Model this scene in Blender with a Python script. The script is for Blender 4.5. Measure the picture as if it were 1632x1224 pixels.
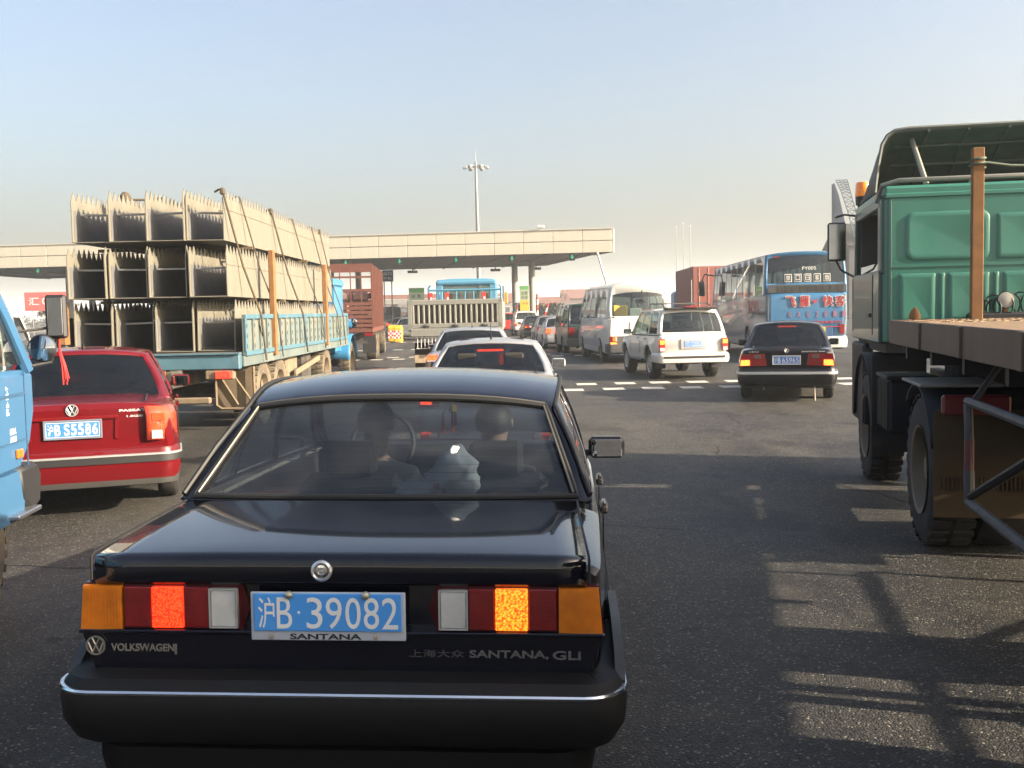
import bpy, bmesh, math, random
from mathutils import Vector, Matrix

for _o in list(bpy.data.objects):
    bpy.data.objects.remove(_o)
scene = bpy.context.scene
COL = scene.collection
R = math.radians
rnd = random.Random(11)

# ------------------------------------------------------------------ camera
CAM_H = 1.73
FPX = 1650.0
pitch = math.atan((612 - 496) / FPX)
roll = R(1.2)
fw = Vector((0, math.cos(pitch), -math.sin(pitch)))
r0 = Vector((1, 0, 0))
u0 = r0.cross(fw)
rt = r0 * math.cos(roll) - u0 * math.sin(roll)
up = u0 * math.cos(roll) + r0 * math.sin(roll)
cam = bpy.data.cameras.new('camera')
cam.sensor_width = 36
cam.lens = FPX / 1632 * 36
cam.clip_end = 6000
cam.clip_start = 0.05
camo = bpy.data.objects.new('camera', cam)
COL.objects.link(camo)
mw = Matrix(((rt.x, up.x, -fw.x, 0), (rt.y, up.y, -fw.y, 0), (rt.z, up.z, -fw.z, CAM_H), (0, 0, 0, 1)))
camo.matrix_world = mw
scene.camera = camo

# ------------------------------------------------------------------ light
SUN_EL = R(21.5)
SUN_AZ = R(90 + 18)            # clockwise from +Y
sv = Vector((math.sin(SUN_AZ) * math.cos(SUN_EL), math.cos(SUN_AZ) * math.cos(SUN_EL), math.sin(SUN_EL)))
world = bpy.data.worlds.new('World')
scene.world = world
world.use_nodes = True
nt = world.node_tree
bg = nt.nodes['Background']
sky = nt.nodes.new('ShaderNodeTexSky')
sky.sky_type = 'NISHITA'
sky.sun_disc = False
sky.sun_elevation = SUN_EL
sky.sun_rotation = SUN_AZ
sky.altitude = 0
sky.air_density = .9
sky.dust_density = 7.2
sky.ozone_density = .6
nt.links.new(sky.outputs[0], bg.inputs[0])
bg.inputs[1].default_value = .101
sun = bpy.data.lights.new('sun', 'SUN')
sun.energy = 5.0
sun.angle = R(0.6)
sun.color = (1.0, 0.855, 0.655)
suno = bpy.data.objects.new('sun', sun)
COL.objects.link(suno)
suno.rotation_euler = sv.to_track_quat('Z', 'Y').to_euler()
suno.location = (30, -20, 40)
scene.view_settings.view_transform = 'Standard'
scene.view_settings.look = 'None'
scene.view_settings.exposure = 1.78
scene.view_settings.gamma = 1.0
scene.view_settings.use_curve_mapping = False
scene.cycles.max_bounces = 8
scene.cycles.transparent_max_bounces = 12
scene.cycles.volume_bounces = 1
scene.cycles.caustics_reflective = False
scene.cycles.caustics_refractive = False

# ------------------------------------------------------------------ materials
MATS = {}

def M(name, col=(.5, .5, .5), rough=.5, metal=0.0, coat=0.0, var=.12, scale=6.0, dust=0.0, dustcol=(.27, .21, .14),
      emit=0.0, bump=0.0, bscale=40.0, spec=.5, streak=False):
    if name in MATS:
        return MATS[name]
    if metal < .5:                      # keep base colours at real-world values
        col = tuple(c * .71 for c in col)
        dustcol = tuple(c * .71 for c in dustcol)
    m = bpy.data.materials.new(name)
    m.use_nodes = True
    t = m.node_tree
    b = t.nodes['Principled BSDF']
    b.inputs['Roughness'].default_value = rough
    b.inputs['Metallic'].default_value = metal
    b.inputs['Coat Weight'].default_value = coat
    b.inputs['Coat Roughness'].default_value = .04
    b.inputs['Specular IOR Level'].default_value = spec if coat < .3 else .08
    tc = t.nodes.new('ShaderNodeTexCoord')
    nz = t.nodes.new('ShaderNodeTexNoise')
    nz.inputs['Scale'].default_value = scale
    nz.inputs['Detail'].default_value = 6
    src = tc.outputs['Object']
    if streak:
        mp = t.nodes.new('ShaderNodeMapping')
        mp.inputs['Scale'].default_value = (1, 1, .12)
        t.links.new(src, mp.inputs[0])
        t.links.new(mp.outputs[0], nz.inputs['Vector'])
    else:
        t.links.new(src, nz.inputs['Vector'])
    mx = t.nodes.new('ShaderNodeMix')
    mx.data_type = 'RGBA'
    mx.inputs[6].default_value = (*[max(0, c * (1 - var * 1.6)) for c in col], 1)
    mx.inputs[7].default_value = (*[min(1, c * (1 + var * 1.6)) for c in col], 1)
    t.links.new(nz.outputs[0], mx.inputs[0])
    out = mx.outputs[2]
    if dust > 0:
        n2 = t.nodes.new('ShaderNodeTexNoise')
        n2.inputs['Scale'].default_value = scale * .35
        n2.inputs['Detail'].default_value = 9
        n2.inputs['Roughness'].default_value = .65
        t.links.new(src, n2.inputs['Vector'])
        rp = t.nodes.new('ShaderNodeMapRange')
        rp.inputs[1].default_value = .72 - dust * .5
        rp.inputs[2].default_value = .85 - dust * .35
        rp.inputs[4].default_value = min(1, .35 + dust * .6)
        t.links.new(n2.outputs[0], rp.inputs[0])
        m2 = t.nodes.new('ShaderNodeMix')
        m2.data_type = 'RGBA'
        t.links.new(rp.outputs[0], m2.inputs[0])
        t.links.new(out, m2.inputs[6])
        m2.inputs[7].default_value = (*dustcol, 1)
        out = m2.outputs[2]
        r2 = t.nodes.new('ShaderNodeMapRange')
        r2.inputs[3].default_value = rough
        r2.inputs[4].default_value = .9
        t.links.new(rp.outputs[0], r2.inputs[0])
        t.links.new(r2.outputs[0], b.inputs['Roughness'])
    t.links.new(out, b.inputs['Base Color'])
    if emit > 0:
        b.inputs['Emission Strength'].default_value = emit
        t.links.new(out, b.inputs['Emission Color'])
    if bump > 0:
        n3 = t.nodes.new('ShaderNodeTexNoise')
        n3.inputs['Scale'].default_value = bscale
        n3.inputs['Detail'].default_value = 4
        t.links.new(src, n3.inputs['Vector'])
        bp = t.nodes.new('ShaderNodeBump')
        bp.inputs['Strength'].default_value = bump
        bp.inputs['Distance'].default_value = .02
        t.links.new(n3.outputs[0], bp.inputs['Height'])
        t.links.new(bp.outputs[0], b.inputs['Normal'])
    MATS[name] = m
    return m

def GLASS(name, tint=(.25, .3, .28), rough=.02, film=0.0, lines=False):
    """tinted pane: fresnel gloss over a coloured see-through layer, plus a film of dust tinted as a veil of reflected sky"""
    if name in MATS:
        return MATS[name]
    m = bpy.data.materials.new(name)
    m.use_nodes = True
    t = m.node_tree
    t.nodes.clear()
    o = t.nodes.new('ShaderNodeOutputMaterial')
    tr = t.nodes.new('ShaderNodeBsdfTransparent')
    tr.inputs[0].default_value = (*tint, 1)
    gl = t.nodes.new('ShaderNodeBsdfGlossy')
    gl.inputs['Roughness'].default_value = rough
    gl.inputs['Color'].default_value = (.9, .93, .95, 1)
    ge = t.nodes.new('ShaderNodeNewGeometry')          # same reflectance from both sides of the thin pane
    dt = t.nodes.new('ShaderNodeVectorMath')
    dt.operation = 'DOT_PRODUCT'
    t.links.new(ge.outputs['Normal'], dt.inputs[0])
    t.links.new(ge.outputs['Incoming'], dt.inputs[1])
    def mth(op, a, b=None, c=None):
        q = t.nodes.new('ShaderNodeMath')
        q.operation = op
        for i, v in enumerate((a, b, c)):
            if v is None:
                continue
            if isinstance(v, (int, float)):
                q.inputs[i].default_value = v
            else:
                t.links.new(v, q.inputs[i])
        return q.outputs[0]
    ab = mth('ABSOLUTE', dt.outputs['Value'])
    fr_ = mth('MULTIPLY_ADD', mth('POWER', mth('SUBTRACT', 1.0, ab), 5.0), .93, .055)
    mx = t.nodes.new('ShaderNodeMixShader')
    t.links.new(fr_, mx.inputs[0])
    t.links.new(tr.outputs[0], mx.inputs[1])
    t.links.new(gl.outputs[0], mx.inputs[2])
    last = mx.outputs[0]
    if film > 0:
        df = t.nodes.new('ShaderNodeBsdfDiffuse')
        df.inputs[0].default_value = (.20, .22, .26, 1)  # blue-grey gives the dust a painted veil of reflected sky
        nz = t.nodes.new('ShaderNodeTexNoise')
        nz.inputs['Scale'].default_value = 5
        nz.inputs['Detail'].default_value = 7
        tc = t.nodes.new('ShaderNodeTexCoord')
        t.links.new(tc.outputs['Object'], nz.inputs['Vector'])
        mr = t.nodes.new('ShaderNodeMapRange')
        mr.inputs[1].default_value = .3
        mr.inputs[2].default_value = .75
        mr.inputs[3].default_value = film * .4
        mr.inputs[4].default_value = film * 1.6
        t.links.new(nz.outputs[0], mr.inputs[0])
        m2 = t.nodes.new('ShaderNodeMixShader')
        t.links.new(mr.outputs[0], m2.inputs[0])
        t.links.new(last, m2.inputs[1])
        t.links.new(df.outputs[0], m2.inputs[2])
        last = m2.outputs[0]
    t.links.new(last, o.inputs[0])
    MATS[name] = m
    return m

def LENS(name, col, emit=0.0, ecol=None, cell=220.0, depth=.45):
    """moulded plastic lamp lens with a fine cell pattern; lit ones emit"""
    if name in MATS:
        return MATS[name]
    m = bpy.data.materials.new(name)
    m.use_nodes = True
    t = m.node_tree
    b = t.nodes['Principled BSDF']
    b.inputs['Roughness'].default_value = .12
    b.inputs['Coat Weight'].default_value = .6
    tc = t.nodes.new('ShaderNodeTexCoord')
    v = t.nodes.new('ShaderNodeTexVoronoi')
    v.inputs['Scale'].default_value = cell
    t.links.new(tc.outputs['Object'], v.inputs['Vector'])
    n = t.nodes.new('ShaderNodeTexNoise')
    n.inputs['Scale'].default_value = 14
    t.links.new(tc.outputs['Object'], n.inputs['Vector'])
    mx = t.nodes.new('ShaderNodeMix')
    mx.data_type = 'RGBA'
    mx.inputs[6].default_value = (*[c * .34 for c in col], 1)
    mx.inputs[7].default_value = (*[min(1, c * .98) for c in col], 1)
    t.links.new(n.outputs[0], mx.inputs[0])
    t.links.new(mx.outputs[2], b.inputs['Base Color'])
    bp = t.nodes.new('ShaderNodeBump')
    bp.inputs['Strength'].default_value = depth
    bp.inputs['Distance'].default_value = .004
    t.links.new(v.outputs['Distance'], bp.inputs['Height'])
    t.links.new(bp.outputs[0], b.inputs['Normal'])
    if emit > 0:
        ec = ecol or col
        cr = t.nodes.new('ShaderNodeValToRGB')
        cr.color_ramp.elements[0].position = .15
        cr.color_ramp.elements[0].color = (*[min(1, c * 1.0) for c in ec], 1)
        cr.color_ramp.elements[1].position = .75
        cr.color_ramp.elements[1].color = (ec[0], ec[1] * .15, ec[2] * .2, 1)
        t.links.new(v.outputs['Distance'], cr.inputs[0])
        t.links.new(cr.outputs[0], b.inputs['Emission Color'])
        b.inputs['Emission Strength'].default_value = emit * .7
    MATS[name] = m
    return m

# ------------------------------------------------------------------ mesh builder
def frame_axes(d):
    d = d.normalized()
    a = Vector((0, 0, 1)) if abs(d.z) < .9 else Vector((1, 0, 0))
    x = d.cross(a).normalized()
    return x, d.cross(x).normalized()

class MB:
    def __init__(s):
        s.v = []
        s.f = []
        s.m = []
        s.T = None

    def add(s, vs, fs, mi=0):
        n = len(s.v)
        if s.T is not None:
            vs = [s.T @ Vector(v) for v in vs]
        s.v.extend([tuple(v) for v in vs])
        for f in fs:
            s.f.append([i + n for i in f])
            s.m.append(mi)
        return s

    def box(s, c, d, mi=0, bev=0.0, rot=None):
        hx, hy, hz = d[0] / 2, d[1] / 2, d[2] / 2
        c = Vector(c)
        b = min(bev, hx * .49, hy * .49, hz * .49)
        if b <= 0:
            vs = [Vector((x, y, z)) for x in (-hx, hx) for y in (-hy, hy) for z in (-hz, hz)]
            fs = [(0, 1, 3, 2), (4, 6, 7, 5), (0, 4, 5, 1), (2, 3, 7, 6), (0, 2, 6, 4), (1, 5, 7, 3)]
        else:
            vs = []
            idx = {}
            for sx in (-1, 1):
                for sy in (-1, 1):
                    for sz in (-1, 1):
                        for ax in range(3):
                            p = [sx * hx, sy * hy, sz * hz]
                            for k, sg in enumerate((sx, sy, sz)):
                                if k != ax:
                                    p[k] -= sg * b
                            idx[(sx, sy, sz, ax)] = len(vs)
                            vs.append(Vector(p))
            fs = []
            for ax in range(3):
                o = [k for k in range(3) if k != ax]
                for sg in (-1, 1):
                    q = []
                    for a_, b_ in ((-1, -1), (1, -1), (1, 1), (-1, 1)):
                        k = [0, 0, 0]
                        k[ax] = sg
                        k[o[0]] = a_
                        k[o[1]] = b_
                        q.append(idx[(*k, ax)])
                    if (sg > 0) ^ (ax == 1):
                        fs.append(q)
                    else:
                        fs.append(q[::-1])
            for ax in range(3):
                o = [k for k in range(3) if k != ax]
                for a_ in (-1, 1):
                    for b_ in (-1, 1):
                        k1 = [0, 0, 0]
                        k2 = [0, 0, 0]
                        k1[ax] = -1
                        k2[ax] = 1
                        for k in (k1, k2):
                            k[o[0]] = a_
                            k[o[1]] = b_
                        fs.append([idx[(*k1, o[0])], idx[(*k2, o[0])], idx[(*k2, o[1])], idx[(*k1, o[1])]])
            for sx in (-1, 1):
                for sy in (-1, 1):
                    for sz in (-1, 1):
                        fs.append([idx[(sx, sy, sz, 0)], idx[(sx, sy, sz, 1)], idx[(sx, sy, sz, 2)]])
        if rot is not None:
            vs = [rot @ v for v in vs]
        return s.add([v + c for v in vs], fs, mi)

    def cyl(s, p0, p1, r, r1=None, n=12, mi=0, caps=True):
        p0 = Vector(p0)
        p1 = Vector(p1)
        r1 = r if r1 is None else r1
        x, y = frame_axes(p1 - p0)
        vs = []
        for p, q in ((p0, r), (p1, r1)):
            for k in range(n):
                a = 2 * math.pi * k / n
                vs.append(p + x * math.cos(a) * q + y * math.sin(a) * q)
        fs = [(k, (k + 1) % n, n + (k + 1) % n, n + k) for k in range(n)]
        if caps:
            fs += [tuple(range(n))[::-1], tuple(range(n, 2 * n))]
        return s.add(vs, fs, mi)

    def tube(s, pts, r, n=8, mi=0, closed=False):
        pts = [Vector(p) for p in pts]
        N = len(pts)
        rs = r if isinstance(r, (list, tuple)) else [r] * N
        vs = []
        x = None
        for i, p in enumerate(pts):
            if closed:
                d = pts[(i + 1) % N] - pts[i - 1]
            else:
                d = pts[min(i + 1, N - 1)] - pts[max(i - 1, 0)]
            d.normalize()
            if x is None:
                x, y = frame_axes(d)
            else:
                x = (x - d * x.dot(d)).normalized()
                y = d.cross(x)
            for k in range(n):
                a = 2 * math.pi * k / n
                vs.append(p + (x * math.cos(a) + y * math.sin(a)) * rs[i])
        fs = []
        for i in range(N if closed else N - 1):
            j = (i + 1) % N
            for k in range(n):
                l = (k + 1) % n
                fs.append((i * n + k, i * n + l, j * n + l, j * n + k))
        if not closed:
            fs += [tuple(range(n))[::-1], tuple(range((N - 1) * n, N * n))]
        return s.add(vs, fs, mi)

    def lathe(s, prof, o, axis=(1, 0, 0), n=24, mi=0, closed=False):
        o = Vector(o)
        ax = Vector(axis).normalized()
        x, y = frame_axes(ax)
        N = len(prof)
        vs = []
        for r, h in prof:
            for k in range(n):
                a = 2 * math.pi * k / n
                vs.append(o + ax * h + (x * math.cos(a) + y * math.sin(a)) * r)
        fs = []
        for i in range(N if closed else N - 1):
            j = (i + 1) % N
            for k in range(n):
                l = (k + 1) % n
                fs.append((i * n + k, i * n + l, j * n + l, j * n + k))
        return s.add(vs, fs, mi)

    def prism(s, poly, a, b, plane='xz', mi=0):
        """polygon in a plane pushed from a to b along the third axis"""
        def mk(p, h):
            return {'xz': (p[0], h, p[1]), 'xy': (p[0], p[1], h), 'yz': (h, p[0], p[1])}[plane]
        n = len(poly)
        vs = [mk(p, a) for p in poly] + [mk(p, b) for p in poly]
        fs = [tuple(range(n)), tuple(range(n, 2 * n))[::-1]]
        fs += [(k, n + k, n + (k + 1) % n, (k + 1) % n) for k in range(n)]
        return s.add(vs, fs, mi)

    def grid(s, P, mi=0):
        a, b = len(P), len(P[0])
        fs = [(i * b + j, i * b + j + 1, (i + 1) * b + j + 1, (i + 1) * b + j) for i in range(a - 1) for j in range(b - 1)]
        return s.add([p for row in P for p in row], fs, mi)

    def sweep(s, path, prof, mi=0, closed=False):
        """profile (out, z) pushed along a plan path (x, y[, z]); 'out' points to the right of travel"""
        n = len(path)
        rows = []
        for i, p in enumerate(path):
            a = Vector(path[max(i - 1, 0)][:2])
            b = Vector(path[min(i + 1, n - 1)][:2])
            if 0 < i < n - 1:
                d1 = (Vector(p[:2]) - a).normalized()
                d2 = (b - Vector(p[:2])).normalized()
                d = (d1 + d2).normalized()
                k = 1 / max(.5, d.dot(d1))
            else:
                d = (b - a).normalized()
                k = 1
            nx = Vector((d.y, -d.x)) * k
            z0 = p[2] if len(p) > 2 else 0
            rows.append([(p[0] + nx.x * o, p[1] + nx.y * o, z0 + z) for o, z in prof])
        m = len(prof)
        vs = [q for r_ in rows for q in r_]
        fs = []
        for i in range(n - 1):
            for j in range(m if closed else m - 1):
                l = (j + 1) % m
                fs.append((i * m + j, i * m + l, (i + 1) * m + l, (i + 1) * m + j))
        if closed:
            fs += [tuple(range(m)), tuple(range((n - 1) * m, n * m))[::-1]]
        return s.add(vs, fs, mi)

    def build(s, name, mats, parent=None, angle=35, smooth=True, solid=0.0, weld=False, label=None, fix=True):
        if not isinstance(mats, (list, tuple)):
            mats = [mats]
        me = bpy.data.meshes.new(name)
        me.from_pydata(s.v, [], s.f)
        for m in mats:
            me.materials.append(m)
        if len(mats) > 1:
            me.polygons.foreach_set('material_index', s.m)
        if fix:
            bm = bmesh.new()
            bm.from_mesh(me)
            if weld:
                bmesh.ops.remove_doubles(bm, verts=bm.verts, dist=.0005)
            bmesh.ops.recalc_face_normals(bm, faces=bm.faces)
            bm.to_mesh(me)
            bm.free()
        if smooth:
            me.polygons.foreach_set('use_smooth', [True] * len(me.polygons))
            me.set_sharp_from_angle(angle=R(angle))
        o = bpy.data.objects.new(name, me)
        COL.objects.link(o)
        if parent is not None:
            o.parent = parent
        if solid:
            md = o.modifiers.new('thickness', 'SOLIDIFY')
            md.thickness = solid
            md.offset = -1
        if label:
            o['label'] = label
        return o

_glyph = {}
def glyph_mesh(ch, bold=0.0):
    k = (ch, bold)
    if k not in _glyph:
        c = bpy.data.curves.new('text', 'FONT')
        c.body = ch
        c.offset = bold
        c.resolution_u = 4
        o = bpy.data.objects.new('text', c)
        COL.objects.link(o)
        dg = bpy.context.evaluated_depsgraph_get()
        me = bpy.data.meshes.new_from_object(o.evaluated_get(dg))
        vs = [tuple(v.co) for v in me.vertices]
        fs = [tuple(p.vertices) for p in me.polygons]
        bpy.data.objects.remove(o)
        bpy.data.curves.remove(c)
        bpy.data.meshes.remove(me)
        _glyph[k] = (vs, fs)
    return _glyph[k]

def put_text(mb, ch, x0, x1, z0, z1, y, mi=0, bold=0.0, face=-1, depth=.002, mat=None):
    """text fitted to a box in the xz plane at y, facing -y (face=-1), with a little depth"""
    vs, fs = glyph_mesh(ch, bold)
    if not vs:
        return
    ax = min(v[0] for v in vs)
    bx = max(v[0] for v in vs)
    az = min(v[1] for v in vs)
    bz = max(v[1] for v in vs)
    sx = (x1 - x0) / (bx - ax)
    sz = (z1 - z0) / (bz - az)
    P = [(x0 + (v[0] - ax) * sx, y, z0 + (v[1] - az) * sz) for v in vs]
    Q = [(p[0], y - face * depth, p[2]) for p in P]
    if mat is not None:
        P = [mat @ Vector(p) for p in P]
        Q = [mat @ Vector(p) for p in Q]
    mb.add(P, fs, mi)
    # rim: boundary edges
    cnt = {}
    for f in fs:
        for i in range(len(f)):
            e = (f[i], f[(i + 1) % len(f)])
            k = tuple(sorted(e))
            cnt[k] = cnt.get(k, 0) + 1
    rim = [k for k, n in cnt.items() if n == 1]
    n = len(P)
    mb.add(P + Q, [(a, b, b + n, a + n) for a, b in rim], mi)

def thing(name, label, cat, loc=(0, 0, 0), rz=0.0, group=None, rx=0.0, ry=0.0):
    o = bpy.data.objects.new(name, None)
    o.empty_display_size = .2
    COL.objects.link(o)
    o.location = loc
    o.rotation_euler = (rx, ry, rz)
    tag(o, label, cat, group)
    return o

def tag(o, label=None, cat=None, group=None, kind=None):
    if label:
        o['label'] = label
    if cat:
        o['category'] = cat
    if group:
        o['group'] = group
    if kind:
        o['kind'] = kind
    return o

def dup(o, parent=None, loc=None, rot=None):
    c = o.copy()
    COL.objects.link(c)
    if parent is not None:
        c.parent = parent
    if loc is not None:
        c.location = loc
    if rot is not None:
        c.rotation_euler = rot
    for ch in list(o.children):
        dup(ch, c)
    return c

# common materials
BLK = M('black_plastic', (.018, .018, .020), .55, var=.2)
RUB = M('rubber', (.022, .021, .020), .85, var=.25, dust=.35, dustcol=(.12, .095, .07))
RUBD = M('dusty_rubber', (.03, .028, .025), .9, var=.3, dust=.75, dustcol=(.21, .165, .11))
UNDER = M('underbody', (.015, .015, .015), .8, var=.3)
INT = M('dark_interior', (.035, .035, .038), .8)
SEAT = M('seat_cloth', (.022, .021, .02), .9)
CHR = M('chrome', (.75, .75, .76), .12, metal=1.0, var=.05)
ALU = M('alloy', (.55, .55, .56), .35, metal=1.0, dust=.3, dustcol=(.15, .13, .1))
STEELW = M('steel_wheel', (.22, .175, .12), .6, metal=.3, dust=.6)
MIR = M('mirror_glass', (.55, .57, .60), .02, metal=1.0, var=.01)
PBLUE = M('plate_blue', (.045, .22, .70), .4, var=.05)
WHITE = M('white_paint_print', (.82, .82, .80), .5, var=.04)
SILV = M('silver_trim', (.62, .63, .64), .3, metal=.7, var=.06)
G_DARK = GLASS('tinted_glass', (.16, .19, .20), film=.02)
G_MID = GLASS('green_glass', (.36, .44, .41), film=.03)
G_CLEAR = GLASS('clear_glass', (.72, .78, .76), film=.05)
L_RED = LENS('red_lens', (.24, .005, .008), depth=.15)
L_REDON = LENS('red_lens_lit', (.8, .02, .01), 3.0, (1.0, .10, .02), cell=60)
L_AMB = LENS('amber_lens', (.85, .24, .006), depth=.12)
L_WHT = LENS('white_lens', (.72, .72, .70), depth=.08)
# ------------------------------------------------------------------ vehicle parts
def lerp(a, b, t):
    return a + (b - a) * t

def interp(keys, y):
    if y <= keys[0][0]:
        return keys[0][1:]
    for a, b in zip(keys, keys[1:]):
        if y <= b[0]:
            t = (y - a[0]) / max(1e-6, b[0] - a[0])
            return tuple(lerp(p, q, t) for p, q in zip(a[1:], b[1:]))
    return keys[-1][1:]

def lower_body(keys, arches, cabin, sub=(), arch_w=0.0):
    """closed lower shell; keys (y, zbot, w_sill, w_mid, w_shoulder, z_shoulder, z_deck); mats paint, underbody, interior"""
    ys = set(k[0] for k in keys) | set(sub)
    E_ = .002
    for yc, zc, ra in arches:
        ha = math.sqrt(max(.01, ra * ra - 0))
        for k in range(13):
            ys.add(round(yc + ha * math.cos(math.pi * k / 12), 4))
        ys.add(yc - ha - E_)
        ys.add(yc + ha + E_)
    lo, hi = keys[0][0], keys[-1][0]
    sts = [(y, cabin is not None and cabin[0] < y < cabin[1]) for y in ys if lo <= y <= hi]
    if cabin:
        for y, s in ((cabin[0], 1), (cabin[1], -1)):
            sts.append((y - s * .004, False))
            sts.append((y + s * .004, True))
    sts.sort()
    rows = []
    for y, cab in sts:
        zb, ws, wm, wsh, zsh, zdk = interp(keys, y)
        zl = zb
        arch = False
        for yc, zc, ra in arches:
            if abs(y - yc) <= ra + E_ * .5:
                za = zc + math.sqrt(max(0, ra * ra - (y - yc) ** 2))
                if za > zl:
                    zl = za
                    arch = True
        zl = min(zl, zsh - .12)
        tt = (zl - zb) / (zsh - zb)
        zm = max(zb + .5 * (zsh - zb), zl + .03)
        zm2 = max(zb + .78 * (zsh - zb), zl + .06)
        wz = lerp(ws, wm, min(1, tt * 2)) + (arch_w if arch else 0)
        prof = [(0, zl), (wz - .05, zl), (wz, zl + (.012 if arch else .05)), (wm, zm),
                (lerp(wm, wsh, .35), zm2), (wsh, zsh - .012), (wsh - .02, zsh)]
        if cab:
            prof += [(wsh - .055, zsh - .002), (wsh - .075, cabin[2]), (0, cabin[2])]
        else:
            prof += [(wsh - .10, lerp(zsh, zdk, .45)), (wsh * .55, lerp(zsh, zdk, .88)), (0, zdk)]
        ring = [(-x, y, z) for x, z in prof[1:-1]][::-1] + [(x, y, z) for x, z in prof]
        # order: left deck .. left bottom, bottom centre, right .. deck centre
        rows.append((ring, cab))
    mb = MB()
    n = len(rows[0][0])
    base = []
    for ring, cab in rows:
        base.append(len(mb.v))
        mb.v.extend(ring)
    h = (n - 2) // 2      # number of left points
    for i in range(len(rows) - 1):
        for j in range(n):
            l = (j + 1) % n
            mb.f.append([base[i] + j, base[i] + l, base[i + 1] + l, base[i + 1] + j])
            c0, c1 = rows[i][1], rows[i + 1][1]
            if j in (h - 1, h):
                k = 1
            elif (c0 or c1) and j in (0, n - 1, n - 2, n - 3):
                k = 2
            else:
                k = 0
            mb.m.append(k)
    mb.f.append([base[0] + j for j in range(n)])
    mb.m.append(0)
    mb.f.append([base[-1] + j for j in range(n)])
    mb.m.append(0)
    return mb

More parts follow.
